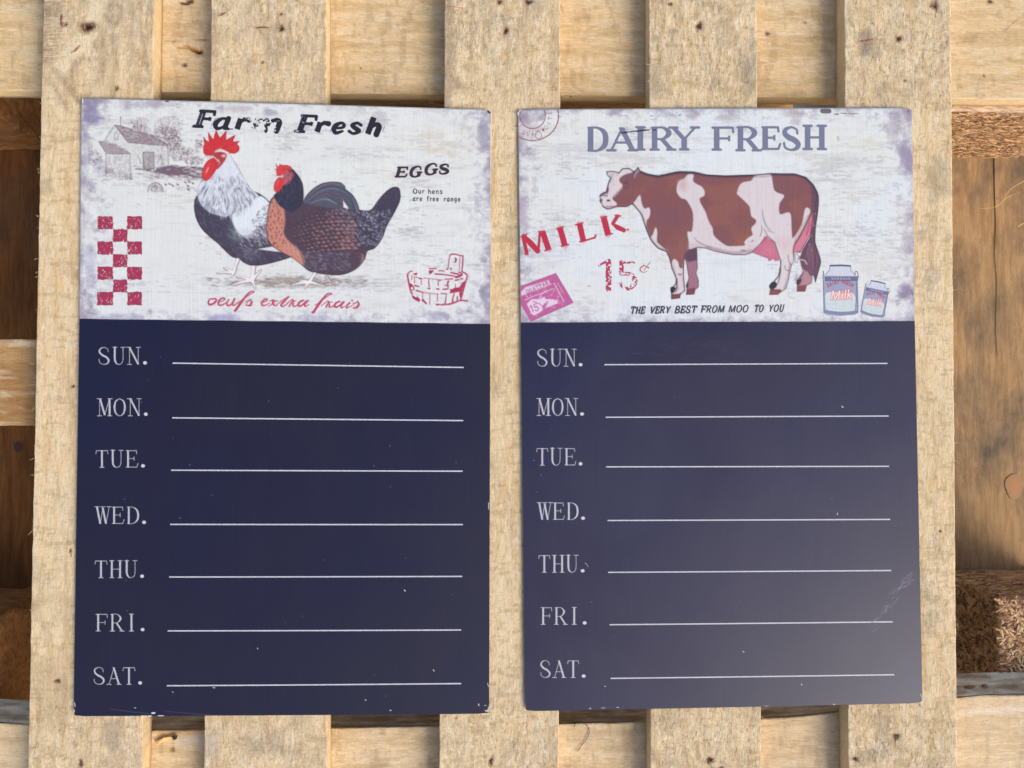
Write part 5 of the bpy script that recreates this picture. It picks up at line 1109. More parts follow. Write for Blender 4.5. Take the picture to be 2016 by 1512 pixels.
# --- rails behind the slats (front at TH)
def hline(pts, Y):
    return [at(x, y, Y) for x, y in pts]
XL, XR = -.56, .56
zr = at(1000, 192, TH)[2]
ct = wood_canvas(-60, 2080, -60, 260, 151, 'H', base=(230, 198, 150), grey=.05, warm=.3, s=.5)
PT = []
for (x, y, rx, ry) in ((1510, 65, 4, 3), (1502, 122, 2.5, 1.5), (363, 127, 4, 3), (1948, 2, 5, 4), (1583, 43, 3, 1.2), (1936, 148, 2, 1.5), (782, 50, 2, 1.5), (708, 133, 2, 1.5)): knot(ct, x, y, rx, ry); PT.append((x, y, rx, ry, .0008))
for p, w, c in (([(340, 82), (365, 80), (414, 77)], (1, 2, 1), (150, 100, 56)), ([(348, 95), (370, 93), (398, 99)], (2, 8, 3), (196, 138, 66)), ([(372, 96), (388, 100), (396, 104)], (4, 9, 4), (120, 74, 34)), ([(386, 99), (392, 101)], 7, (48, 26, 14)), ([(355, 5), (375, 2)], (6, 9), (90, 56, 30)), ([(358, 160), (370, 158), (382, 163)], 2, (228, 196, 142))): ct.stroke(p, w, c, .9, 1.6, sm=3)
PT += [(390, 100, 8, 5, .004), (366, 3, 8, 6, .003)]
def rail(name, zlo, zhi, y0, y1, cv, pits, seed, nu, pitch=.0016, edge=None, mat=M_RAIL, xl=XL, xr=XR, label=None, rough=.0003, tilt=0.0, wob=.0004):
    n = int((xr - xl) / pitch)
    return plank(name, [(xl, zlo - tilt), (xl, zhi - tilt), (xr, zlo + tilt), (xr, zhi + tilt)], y0, y1, cols(nu), np.linspace(0, 1, n), mat, sampler(cv) if cv else None, pits, rough, seed, edge, wob, label)
zl, zrr = at(0, 178, TH)[2], at(2016, 196, TH)[2]
rail('rail', (zl + zrr) / 2, (zl + zrr) / 2 + .098, TH + .0002, TH + .0145, ct, PT, 401, 60, tilt=(zrr - zl) / 2 * (XR / .37), label='upper cross rail behind the slats')
cb = wood_canvas(-60, 2080, 1330, 1600, 161, 'H', base=(234, 204, 160), grey=.25, warm=.3, s=.5); cb.full(np.full((cb.H, cb.W), .3) * np.clip((cb.X[None, :] - 1000) / 900, 0, 1), (232, 206, 172))
PB = [(338, 1475, 4, 3, .001), (1703, 1485, 2, 1.5, .0006)]
for (x, y, rx, ry, d) in PB: knot(cb, x, y, rx, ry)
cb.poly([(308, 1435), (400, 1432), (400, 1448), (310, 1452)], (214, 164, 112), .6, 6); cb.poly([(340, 1448), (400, 1444), (400, 1470), (345, 1466)], (226, 206, 178), .7, 6); cb.stroke([(1890, 1402), (1950, 1398), (2016, 1394)], 14, (240, 220, 196), .6, 6)
ex = np.array([-.56, -.42, -.37, -.27, .0, .18, .24, .3, .34, .38, .56]); ey = np.array([1404, 1408, 1412, 1431, 1429, 1424, 1418, 1402, 1389, 1381, 1376])
zb = at(1000, 1424, TH)[2]
def bedge(v):
    x = XL + (XR - XL) * v; return np.zeros_like(v), (1424 - np.interp(x, ex, ey)) / FPX * (CAM_D + TH) + .0006 * (fbm(len(v), 1, 12, 1, 91, 4)[:, 0] - .5)
rail('rail', zb - .10, zb, TH + .0002, TH + .0262, cb, PB, 411, 60, edge=bedge, label='lower cross rail with a waney bark edge', rough=.0006)
# bark strip on the sloping top of the lower rail
def rough_strip(name, x0, x1, pts_front, pts_back, mat, seed, amp=.0012, n=260, m=14, label=None, parent=PAL, colr=None):
    """a lumpy strip between two lines given as (x -> y, z) interpolation tables"""
    X = np.linspace(x0, x1, n); T = np.linspace(0, 1, m)
    f = np.array([np.interp(X, *zip(*[(p[0], p[k]) for p in pts_front])) for k in (1, 2)]); b = np.array([np.interp(X, *zip(*[(p[0], p[k]) for p in pts_back])) for k in (1, 2)])
    g_ = fbm(m, n, 4, 14, seed, 5, .65) - .5
    Y = f[0][None] + (b[0] - f[0])[None] * T[:, None]; Z = f[1][None] + (b[1] - f[1])[None] * T[:, None] + g_ * amp * 2 * np.sin(np.pi * np.clip(T, .0, 1))[:, None]
    V = np.stack([np.broadcast_to(X, Y.shape), Y, Z], -1).reshape(-1, 3); idx = np.arange(m * n).reshape(m, n)
    Q = np.stack([idx[:-1, :-1], idx[:-1, 1:], idx[1:, 1:], idx[1:, :-1]], -1).reshape(-1, 4)
    q = fbm(m, n, 3, 20, seed + 1, 4)[..., None]; q2 = fbm(m, n, 2, 6, seed + 2, 3)[..., None]
    C = lin(colr[0]) * (1 - np.clip((q - .35) * 3, 0, 1)) + lin(colr[1]) * np.clip((q - .35) * 3, 0, 1); C = C * (.7 + .6 * q2)
    return mesh_obj(name, V, np.ascontiguousarray(Q), mat, parent, True, C.reshape(-1, 3), label)
ys = [(x, (1424 - np.interp(x, ex, ey)) / FPX * (CAM_D + TH) + zb) for x in np.linspace(XL, XR, 40)]
rough_strip('bark_edge', XL, XR, [(x, TH + .002, z + .0006) for x, z in ys], [(x, TH + .0260, z + .0035 + .005 * (x > .3) + .004 * (x < -.33)) for x, z in ys], M_FLAKE, 421, .0016, 900, 16, 'grey and brown bark left along the top of the lower rail', colr=((168, 144, 116), (232, 220, 196)))
# middle cross board, showing at the far left
zm0, zm1 = at(20, 838, TH)[2], at(20, 668, TH)[2]
cm = wood_canvas(-60, 2080, 640, 860, 171, 'H', base=(168, 122, 72), grey=.25, warm=.4, s=.3)
rail('rail', zm0, zm1, TH + .0002, TH + .0145, cm, [], 431, 30, pitch=.004, xr=at(1800, 756, TH)[0], label='middle cross rail, its end showing left of the left slat')
# rear boards (front at YB)
YB = .143
def zvert(xl, xr, y0, y1, seed, mat, label, name='back_board', z0=gz + .01, z1=.385):
    return plank(name, [(xl, z0), (xr, z0), (xl, z1), (xr, z1)], y0, y1, np.linspace(0, 1, 24), np.linspace(0, 1, 120), mat, None, [], .0006, seed, None, .0008, label)
xr0 = at(1790, 756, YB)[0]
zvert(-.56, -.37, YB, YB + .016, 501, M_BACK, 'rear board seen in the gap at the far left')
zvert(-.07, .06, YB, YB + .016, 502, M_BACK, 'rear board behind the middle slat')
zvert(xr0, xr0 + .155, YB, YB + .016, 503, M_BACKR, 'grey stained rear board seen in the gap at the far right')
# knot on the right rear board, a crack down its middle
kx = at(1996, 958, YB)
ck = [at(x, y, YB - .0004) for x, y in ((1957, 300), (1958, 380), (1960, 440), (1958, 500), (1962, 560), (1960, 640), (1963, 700))]
CRACK = ck
a = np.linspace(0, 2 * math.pi, 22, endpoint=False)
kv = [(kx[0], YB - .0009, kx[2])] + [(kx[0] + .0085 * r * math.cos(t) * (1 + .12 * math.sin(3 * t)), YB - (.0008 if r < 1 else .0006), kx[2] + .012 * r * math.sin(t)) for r in (.5, 1) for t in a]
kf = [[0, 1 + i, 1 + (i + 1) % 22] for i in range(22)] + [[1 + i, 23 + i, 23 + (i + 1) % 22, 1 + (i + 1) % 22] for i in range(22)]
kc_ = np.array([lin((182, 122, 76))] + [lin((174, 122, 78))] * 22 + [lin((158, 122, 82))] * 22)
mesh_obj('knot', kv, kf, M_FLAKE, PAL, True, kc_, label='orange knot in the rear board at the far right')
kx = at(36, 880, YB)
mesh_obj('knot', [(kx[0] + (v[0] - kv[0][0]) * .45, v[1], kx[2] + (v[2] - kv[0][2]) * .4) for v in kv], kf, flat_mat('dark_knot_wood', (70, 44, 26), .6, 0, .3, 200), PAL, True, label='small dark knot in the rear board at the far left')
rail('back_rail', at(1000, 236, .10)[2], .385, .10, .118, None, [], 441, 20, pitch=.01, mat=M_MID, xl=-.27, xr=.27, label='rear cross board glimpsed under the upper rail')

# --- blocks
def block(name, x0, x1, y0, y1, z0, z1, mat, seed, amp=.0015, label=None, n=(40, 30, 40)):
    bm = bmesh.new(); bmesh.ops.create_cube(bm, size=1)
    bmesh.ops.subdivide_edges(bm, edges=bm.edges[:], cuts=n[0], use_grid_fill=True)
    from mathutils import noise as mn
    V = []
    for v in bm.verts:
        p = Vector((x0 + (v.co.x + .5) * (x1 - x0), y0 + (v.co.y + .5) * (y1 - y0), z0 + (v.co.z + .5) * (z1 - z0)))
        e = [.5 - abs(c) for c in v.co]; e.sort()
        nrm = Vector([math.copysign(1, c) if .5 - abs(c) < 1e-4 else 0 for c in v.co])
        q = Vector((p.x * 60 + seed, p.y * 60, p.z * 110)); d = mn.fractal(q, .9, 2.0, 5) * amp
        if e[1] < 1e-4: d -= amp * .7
        v.co = p + nrm * d - Vector((0, .08, 0))
    me = bpy.data.meshes.new(name); bm.to_mesh(me); bm.free(); me.materials.append(mat)
    me.polygons.foreach_set('use_smooth', np.ones(len(me.polygons), bool))
    o = bpy.data.objects.new(name, me); COL.objects.link(o); o.parent = PAL
    if label: o['label'] = label
    return o
YR = TH + .0149
zt = at(1000, 206, YR)[2]
block('chip_block', at(1850, 200, YR)[0], .56, YR + .0003, YB - .001, zt + .0004, zt + .09, M_CHIP2, 3, .0004, 'pressed chip block under the upper rail at the far right')
YR2 = TH + .0266
xb = at(1965, 1200, YR2)[0]; z1b = at(1965, 1175, YR2)[2]
block('chip_block', xb, xb + .1, YR2 + .0003, YB - .001, gz + .012, z1b, M_CHIP, 8, .0012, 'pressed chip block above the lower rail at the far right')
block('wood_block', -.56, -.395, YR + .0003, YB - .001, at(0, 206, YR)[2], zt + .09, M_BLOCK, 15, .003, 'solid wood block with torn bark under the upper rail at the far left')
block('wood_block', -.56, -.382, YR2 + .0003, YB - .001, gz + .012, at(0, 1216, YR2)[2], M_BLOCK, 25, .0025, 'solid wood block above the lower rail at the far left')
block('chip_block', -.05, .05, YR + .0003, .099, zt, zt + .09, M_CHIP, 33, .001, 'pressed chip block behind the middle slat')
# loose flakes pressed into the chip blocks
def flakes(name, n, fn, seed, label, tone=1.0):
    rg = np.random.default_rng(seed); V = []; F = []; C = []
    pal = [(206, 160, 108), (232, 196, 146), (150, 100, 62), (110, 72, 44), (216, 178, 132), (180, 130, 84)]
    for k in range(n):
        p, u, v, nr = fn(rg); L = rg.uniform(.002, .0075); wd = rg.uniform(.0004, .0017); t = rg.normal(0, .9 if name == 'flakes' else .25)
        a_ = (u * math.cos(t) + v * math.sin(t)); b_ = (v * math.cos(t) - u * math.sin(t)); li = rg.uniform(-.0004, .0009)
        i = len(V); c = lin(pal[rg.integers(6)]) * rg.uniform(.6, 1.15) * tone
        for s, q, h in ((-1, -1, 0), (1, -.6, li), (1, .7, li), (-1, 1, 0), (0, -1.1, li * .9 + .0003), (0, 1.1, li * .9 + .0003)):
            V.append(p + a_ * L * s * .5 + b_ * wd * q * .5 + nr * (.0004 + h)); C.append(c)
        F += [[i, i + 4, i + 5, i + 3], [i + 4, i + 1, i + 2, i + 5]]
    mesh_obj('flakes', V, F, M_FLAKE, PAL, False, np.array(C), label, 'stuff')
X_, Y_, Z_ = np.eye(3)
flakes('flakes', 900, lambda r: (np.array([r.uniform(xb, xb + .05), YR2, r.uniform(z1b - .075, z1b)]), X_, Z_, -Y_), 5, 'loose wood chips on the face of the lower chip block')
flakes('flakes', 900, lambda r: (np.array([xb, r.uniform(YR2, YB - .005), r.uniform(z1b - .075, z1b)]), Y_, Z_, -X_), 6, 'loose wood chips on the shaded side of the lower chip block', .6)  # shade on this side is put into the darker chip colours
flakes('strands', 5200, lambda r: (np.array([r.uniform(.345, .56), r.uniform(YR + .001, YB - .003), zt - .0005]), X_, Y_, -Z_), 7, 'pressed strands lightened as if lit, on the underside of the upper chip block', 1.25)  # bounce light from below is put into the strand colours
flakes('strands', 300, lambda r: (np.array([r.uniform(xb, xb + .05), r.uniform(YR2, YB - .004), z1b]), X_, Y_, Z_), 9, 'pressed strands on top of the lower chip block')

# --- fibres and splinters
def tube(V, F, pts, r0, r1, sides=3):
    P = smooth(np.array(pts), 4) if len(pts) > 2 else np.array(pts); n = len(P); base = len(V)
    for i, p in enumerate(P):
        t = P[min(i + 1, n - 1)] - P[max(i - 1, 0)]; t = t / (np.linalg.norm(t) + 1e-9)
        a = np.cross(t, [.3, 1, .2]); a /= np.linalg.norm(a) + 1e-9; b = np.cross(t, a); r = r0 + (r1 - r0) * i / (n - 1)
        for k in range(sides):
            w_ = 2 * math.pi * k / sides; V.append(p + (a * math.cos(w_) + b * math.sin(w_)) * r)
    for i in range(n - 1):
        for k in range(sides):
            q = base + i * sides; F.append([q + k, q + (k + 1) % sides, q + sides + (k + 1) % sides, q + sides + k])
SIGN_Q = [[(160, 193), (967, 216), (963, 1405), (145, 1410)], [(1020, 215), (1796, 212), (1816, 1384), (1034, 1400)]]
for k, (so, e) in enumerate(zip(SLATS, [(83, 56, 302, 281), (415, 402, 643, 644), (875, 865, 1103, 1100), (1278, 1280, 1490, 1498), (1663, 1670, 1873, 1884)])):
    rg = np.random.default_rng(900 + k); V = []; F = []
    def spot():
        for _ in range(50):
            y = rg.uniform(-10, 1520) if rg.random() < .55 else (rg.uniform(-10, 225) if rg.random() < .6 else rg.uniform(1390, 1520)); l = e[0] + (e[1] - e[0]) * (y - 100) / 1350; r = e[2] + (e[3] - e[2]) * (y - 100) / 1350; x = rg.uniform(l + 2, r - 2)
            if not any(inpoly([(q[0], q[1]) for q in Q], x, y) for Q in SIGN_Q): return x, y, l, r
        return x, y, l, r
    nfib = 1500 if k in (0, 2, 4) else 1100; FC = []
    for q in range(nfib):
        x, y, l, r = spot(); p = at(x, y, -.0001); L = rg.uniform(.0012, .0045) * (1 + .6 * (rg.random() < .1)); t = math.pi / 2 + rg.normal(0, .35) if rg.random() < .8 else rg.uniform(0, 3)
        d = np.array([math.cos(t), 0, math.sin(t)]); lift = rg.uniform(.0001, .0007)
        tube(V, F, [p, p + d * L * .5 + np.array([rg.normal(0, .0002), -lift, 0]), p + d * L + np.array([rg.normal(0, .0005), -lift * rg.uniform(0, 1.6), rg.normal(0, .0003)])], rg.uniform(.00007, .00019), .00004)
        FC += [lin([(240, 222, 184), (232, 208, 164), (246, 232, 204), (198, 170, 128), (214, 188, 146)][rg.integers(5)])] * (len(V) - len(FC))
    for q in range(34):        # hairs torn out along the sawn edges
        y = rg.uniform(0, 1512); side = rg.integers(2); l = e[0] + (e[1] - e[0]) * (y - 100) / 1350; r = e[2] + (e[3] - e[2]) * (y - 100) / 1350; x = (l, r)[side]
        p = at(x, y, .0003); s = -1 if side == 0 else 1; L = rg.uniform(.0008, .0035)
        tube(V, F, [p, p + np.array([s * L * .5, -.0003, rg.normal(0, .0008)]), p + np.array([s * L, rg.normal(0, .0004), rg.normal(.0005, .0015)])], .00013, .00004)
    FC += [lin((238, 216, 176))] * (len(V) - len(FC)); mesh_obj('fibres', V, F, M_FLAKE, so, True, np.array(FC), kind='stuff')
def strand(name, pts, r0, r1, mat, label, cat):
    P = [np.array(p) for p in pts]; c = P[len(P) // 2]; V = []; F = []; tube(V, F, P, r0, r1, 6)
    e_ = mesh_obj(name, np.array(V) - c, F, mat, None, True); e_.location = c; e_['label'] = label; e_['category'] = cat; return e_
A = lambda x, y, Y: at(x, y, Y)
V_c = []; F_c = []; tube(V_c, F_c, CRACK, .00035, .00015, 5); mesh_obj('crack', V_c, F_c, M_DIRT, PAL, True, label='thin dark crack down the rear board at the far right')
strand('straw', [A(2024, 352, .05), A(1990, 372, .052), A(1975, 395, .055), A(1958, 408, .058), A(1928, 411, .06)], .00035, .00012, M_STRAW, 'forked pale straw in the gap at the far right', 'straw')
strand('straw', [A(1958, 408, .058), A(1972, 397, .056), A(1990, 385, .054), A(2008, 379, .052)], .0003, .0001, M_STRAW, 'thin branch of pale straw beside the forked straw at the far right', 'straw')
strand('straw', [A(2004, 446, .06), A(2018, 438, .06), A(2030, 430, .06)], .0003, .0002, M_STRAW, 'short straw at the right picture edge, lowest of the straws', 'straw')
strand('straw', [A(1974, 164, TH - .0006), A(1995, 167, TH - .0008), A(2024, 168, TH - .001)], .00025, .0001, M_STRAW, 'pale fibre on the upper rail at the far right', 'straw')
strand('straw', [A(1981, 62, TH - .0006), A(2003, 43, TH - .001), A(2024, 28, TH - .0006)], .0002, .0001, M_STRAW, 'fine pale fibre near the top right corner', 'straw')
strand('straw', [A(1104, 8, TH - .001), A(1110, 22, TH - .001), A(1117, 37, TH - .001)], .0003, .0001, M_STRAW, 'thin pale splinter beside the top of the middle slat', 'straw')
strand('hair', [A(1130, 1432, TH - .0006), A(1134, 1424, TH - .0008), A(1146, 1422, TH - .001), A(1157, 1430, TH - .001), A(1160, 1444, TH - .0008), A(1152, 1459, TH - .0006), A(1143, 1470, TH - .0008), A(1137, 1479, TH - .0008)], .00026, .0002, M_HAIR, 'curled dark hair on the lower rail below the gap right of the middle slat', 'hair')
strand('hair', [A(877, 17, -.0006), A(880, 13, -.0012), A(893, 13, -.0014), A(903, 15, -.0012), A(912, 17, -.0008)], .00016, .0001, flat_mat('red_thread', (190, 84, 50), .6), 'short red thread near the top of the middle slat', 'thread')
# chips of wood lying on the lower rail
def chip(pts, Y, t, mat, label, sub=None):
    P = [A(x, y, Y) for x, y in pts]; c = np.mean(P, 0); V = [p - c for p in P] + [p - c - np.array([0, t * (1 + .5 * math.sin(i * 2.3)), 0]) for i, p in enumerate(P)]; n = len(P)
    o = mesh_obj('wood_chip', V, [list(range(n))[::-1], list(range(n, 2 * n))] + [[i, (i + 1) % n, n + (i + 1) % n, n + i] for i in range(n)], mat, None, False)
    o.location = c; o['label'] = label; o['category'] = 'wood chip'; return o
chip([(306, 1459), (325, 1450), (342, 1446), (347, 1449), (345, 1455), (328, 1456), (312, 1463)], TH - .0002, .0014, M_STRAW, 'torn orange splinter below the left sign, under the gap beside the left slat')
chip([(338, 1449), (350, 1447), (348, 1455), (342, 1456)], TH - .0018, .0006, M_DIRT, 'dark brown bark crumb at the tip of the torn splinter below the left sign')
zc = lambda x: float(np.interp(at(x, 1370, TH + .012)[0], [p[0] for p in ys], [p[1] for p in ys])) + .0035
for (x, L, h, t, lab) in ((1905, .011, .0022, .12, 'long brown bark crumb on the lower rail at the far right'), (1934, .006, .0024, -.1, 'short brown bark crumb on the lower rail, nearest the right picture edge')):
    p = at(x, 1362, TH + .012); a = np.linspace(0, 2 * math.pi, 9, endpoint=False)
    V = [np.array([L * .5 * s * math.cos(t), 0, L * .5 * s * math.sin(t)]) for s in (-1, 1)]; F = []
    V = [np.array([-L / 2, 0, -t * L / 4])]
    for s in (-.6, 0, .6):
        for w_ in a: V.append(np.array([L / 2 * s, h * .6 * (1 - s * s * .6) * math.cos(w_), h * .5 * (1 - s * s * .6) * math.sin(w_) + t * L * s / 4]))
    V.append(np.array([L / 2, 0, t * L / 4]))
    for i in range(9):
        j = (i + 1) % 9; F += [[0, 1 + j, 1 + i], [1 + i, 1 + j, 10 + j, 10 + i], [10 + i, 10 + j, 19 + j, 19 + i], [19 + i, 19 + j, 28]]
    o = mesh_obj('bark_crumb', V, F, flat_mat('brown_bark', (128, 84, 54), .8, 0, .3, 500), None, True); o.location = (p[0], TH + .009, zc(x) + .001); o['label'] = lab; o['category'] = 'bark'
# staple and nail marks: thin rusty wire crowns in the slats
for so, pts in ((SLATS[4], [(1693, 81.5), (1704, 79.5), (1717, 77.5)]), (SLATS[1], [(504, 55), (517, 53.6), (529, 54.6)]), (SLATS[1], [(430, 31), (437, 28.4), (443, 25)]), (SLATS[0], [(120.5, 30), (119.5, 40), (121.5, 50)])):
    V = []; F = []; tube(V, F, [A(x, y, -.00002) for x, y in pts], .00028, .00022, 6); mesh_obj('staple', V, F, M_RUST, so, True)

# ------------------------------------------------------------------ the two signs
YS = -.0022; STH = .0007
def sign(idx, name, label, group, bow):
    Q = SIGN_Q[idx]; W4 = at([q[0] for q in Q], [q[1] for q in Q], YS); cen = W4.mean(0)
    root = empty(name, ((W4[2, 0] + W4[3, 0]) / 2, YS, (W4[2, 2] + W4[3, 2]) / 2), label, 'sign', group)
    Wd = np.linalg.norm(W4[1] - W4[0]); Ht = np.linalg.norm(W4[3] - W4[0])
    def surf(px, py, layer=0):
        P = at(px, py, YS); u = (P[..., 0] - cen[0]) / (Wd / 2); v = (P[..., 2] - cen[2]) / (Ht / 2)
        P[..., 1] = YS - bow(u, v) - layer * .00003
        return P
    # outline with small rounded corners
    O = []
    q = np.array(Q, float); r = 7.0
    for i in range(4):
        a, b, c = q[i - 1], q[i], q[(i + 1) % 4]; d0 = (a - b) / np.linalg.norm(a - b); d1 = (c - b) / np.linalg.norm(c - b)
        for t in np.linspace(0, 1, 6): O.append(b + d0 * r * (1 - t) ** 2 + d1 * r * t ** 2)
    O = np.array(O)
    # sheet: grid front so that the bow is real, with folded edge
    nu, nv = 30, 43; U, V_ = np.meshgrid(np.linspace(0, 1, nu), np.linspace(0, 1, nv))
    ins = lambda t, n: t
    PX = (q[0] * (1 - U[..., None]) + q[1] * U[..., None]) * (1 - V_[..., None]) + (q[3] * (1 - U[..., None]) + q[2] * U[..., None]) * V_[..., None]
    for (i, j) in ((0, 0), (0, -1), (-1, 0), (-1, -1)):     # pull the corner in: rounded
        cpt = PX[i, j]; ctr = q.mean(0); PX[i, j] = cpt + (ctr - cpt) / np.linalg.norm(ctr - cpt) * 2.6
    tent = np.where(V_ < .357, V_ / .357, (1 - V_) / .643); PX[..., 0] += tent * ((1 - U) * (2.4, .6)[idx] - U * (.3, 2.2)[idx])
    Fr = surf(PX[..., 0], PX[..., 1], 0); Bk = Fr.copy(); Bk[..., 1] += STH
    n = nu * nv; idx_ = np.arange(n).reshape(nv, nu); F = []
    Fq = np.stack([idx_[:-1, :-1], idx_[1:, :-1], idx_[1:, 1:], idx_[:-1, 1:]], -1).reshape(-1, 4); Bq = Fq[:, ::-1] + n
    ring = np.concatenate([idx_[0, :], idx_[1:, -1], idx_[-1, -2::-1], idx_[-2:0:-1, 0]]); rn = np.roll(ring, -1)
    Sq = np.stack([ring, rn, rn + n, ring + n], -1)
    sh = mesh_obj('sheet', np.concatenate([Fr.reshape(-1, 3), Bk.reshape(-1, 3)]), np.ascontiguousarray(np.concatenate([Fq, Bq, Sq])), M_SHEET, root, False)
    sh.data.materials.append(M_NEDGE); zd = at(1000, 632, YS)[2] - root.location[2]
    sh.data.polygons.foreach_set('material_index', np.array([1 if p.center[2] < zd else 0 for p in sh.data.polygons], np.int32))
    return root, surf, O
def print_part(cv, name, root, surf, layer, clip=None, label=None, mat=None):
    A_ = cv.A
    if clip is not None:
        i0, i1, j0, j1, m = cv.polymask(clip, 1.0); full = np.zeros_like(A_); full[j0:j1, i0:i1] = m; A_ = A_ * full
    k = A_ > .012; cell = k[:-1, :-1] | k[1:, :-1] | k[:-1, 1:] | k[1:, 1:]
    idx = np.arange(cv.H * cv.W).reshape(cv.H, cv.W)
    Q = np.stack([idx[:-1, :-1][cell], idx[1:, :-1][cell], idx[1:, 1:][cell], idx[:-1, 1:][cell]], -1)
    used, inv = np.unique(Q, return_inverse=True); Q = inv.reshape(-1, 4)
    X, Y = np.meshgrid(cv.X, cv.Y); P = surf(X.ravel()[used], Y.ravel()[used], layer)
    C = np.concatenate([cv.C.reshape(-1, 3)[used] * INKK, A_.ravel()[used][:, None]], 1)
    return mesh_obj(name, P, np.ascontiguousarray(Q), mat or M_INK, root, True, C, label, 'stuff' if name == 'chipped_enamel' else None)
INKK = .95
def film(root, surf, quad, rounded, layer=1, name='writing_panel', label=None, n=40, mat=None):
    """navy writing area: a fine grid that follows the bow"""
    q = np.array(quad, float); U, V_ = np.meshgrid(np.linspace(0, 1, n), np.linspace(0, 1, n))
    PX = (q[0] * (1 - U[..., None]) + q[1] * U[..., None]) * (1 - V_[..., None]) + (q[3] * (1 - U[..., None]) + q[2] * U[..., None]) * V_[..., None]
    ctr = q.mean(0)
    for (i, j) in rounded: PX[i, j] += (ctr - PX[i, j]) / np.linalg.norm(ctr - PX[i, j]) * 2.8
    idx = np.arange(n * n).reshape(n, n); F = np.stack([idx[:-1, :-1], idx[1:, :-1], idx[1:, 1:], idx[:-1, 1:]], -1).reshape(-1, 4)
    return mesh_obj(name, surf(PX[..., 0].ravel(), PX[..., 1].ravel(), layer), np.ascontiguousarray(F), mat or M_NAVY, root, True, label=label)
def rule(root, surf, x0, y0, x1, y1, w=2.5):
    t = np.linspace(0, 1, 24); P = []
    for s in (-1, 1): P.append(surf(x0 + (x1 - x0) * t, y0 + (y1 - y0) * t + s * w / 2, 2))
    V = np.concatenate(P); F = [[i, i + 24, i + 25, i + 1] for i in range(23)]
    return mesh_obj('writing_line', V, F, M_RULE, root)
def art_wear(pts, box, s=1.5):
    cv = Canvas(*box, s)
    for p, w, c, a in pts: cv.stroke(p, w, c, a, 1.0)
    return cv

bowL = lambda u, v: .0006 * (1 - u * u) + .0004 * (1 - v * v)
rootL, surfL, OL = sign(0, 'weekly_planner_sign', 'left metal sign printed Farm Fresh, a rooster and hen above its navy weekday panel', 'weekday signs lying against the pallet', bowL)
bowR = lambda u, v: .0005 * (1 - u * u) - .0002 * v
rootR, surfR, OR = sign(1, 'weekly_planner_sign', 'right metal sign printed Dairy Fresh, a brown cow above its navy weekday panel', 'weekday signs lying against the pallet', bowR)
# upper prints
def inset(Q, d):
    q = np.array(Q, float); c = q.mean(0); return [tuple(p + (c - p) / np.linalg.norm(c - p) * d) for p in q]
def rounded_top(Q, r=7.0):
    q = np.array(Q, float); O = []
    for i in range(4):
        a, b, c = q[i - 1], q[i], q[(i + 1) % 4]; d0 = (a - b) / np.linalg.norm(a - b); d1 = (c - b) / np.linalg.norm(c - b)
        if i < 2:
            for t in np.linspace(0, 1, 6): O.append(tuple(b + d0 * r * (1 - t) ** 2 + d1 * r * t ** 2))
        else: O.append(tuple(b))
    return O
QL = [(160.8, 194.3), (966.4, 217.3), (964.8, 637.5), (157.6, 627.5)]; QR = [(1020.6, 216.4), (1795.5, 213.6), (1800.8, 632), (1025.6, 634.5)]
CL, CR_ = rounded_top(QL), rounded_top(QR)
pl = art_paper(QL, 5, True); pr = art_paper(QR, 9, False)
print_part(pl, 'print_ground', rootL, surfL, 1, CL, 'mottled off white print ground of the Farm Fresh picture')
print_part(pr, 'print_ground', rootR, surfR, 1, CR_, 'mottled off white print ground of the Dairy Fresh picture')
for f, nm, ly, lb in ((art_barn, 'barn_picture', 2, 'faint sepia barn with trees'), (art_ground, 'grass_picture', 2, 'scratched earth under the birds'), (art_rooster, 'rooster_picture', 3, 'printed grey and white rooster with a red comb'), (art_hen, 'hen_picture', 4, 'printed brown hen with an orange breast'),
                      (art_checker, 'checker_pattern', 2, 'worn crimson checker squares'), (art_tub, 'tub_picture', 2, 'crimson outline of a wooden tub'), (art_farm, 'lettering', 5, 'Farm Fresh in worn black italics'), (art_eggs, 'lettering', 5, 'EGGS in black italics'),
                      (art_free, 'lettering', 5, 'small line reading Our hens are free range'), (art_script, 'lettering', 5, 'crimson script reading oeufs extra frais')):
    print_part(f(), nm, rootL, surfL, ly, CL, lb)
for f, nm, ly, lb in ((art_postmark, 'postmark_picture', 2, 'round crimson postmark cut by the corner'), (art_cow, 'cow_picture', 3, 'printed brown and white cow facing left'), (art_churn, 'milk_can_picture', 2, 'larger printed milk can'), (lambda: art_churn(False), 'milk_can_picture', 2, 'smaller tilted printed milk can'),
                      (art_stamp, 'stamp_picture', 2, 'pink postage stamp cut by the left edge'), (art_dairy, 'lettering', 4, 'DAIRY FRESH in slate capitals'), (art_scratch, 'scratch', 6, 'black scratch across DAIRY'), (art_milk, 'lettering', 4, 'MILK in crimson capitals'),
                      (art_price, 'lettering', 4, 'price 15 cents in worn crimson'), (art_motto, 'lettering', 4, 'line reading THE VERY BEST FROM MOO TO YOU')):
    print_part(f(), nm, rootR, surfR, ly, CR_, lb)
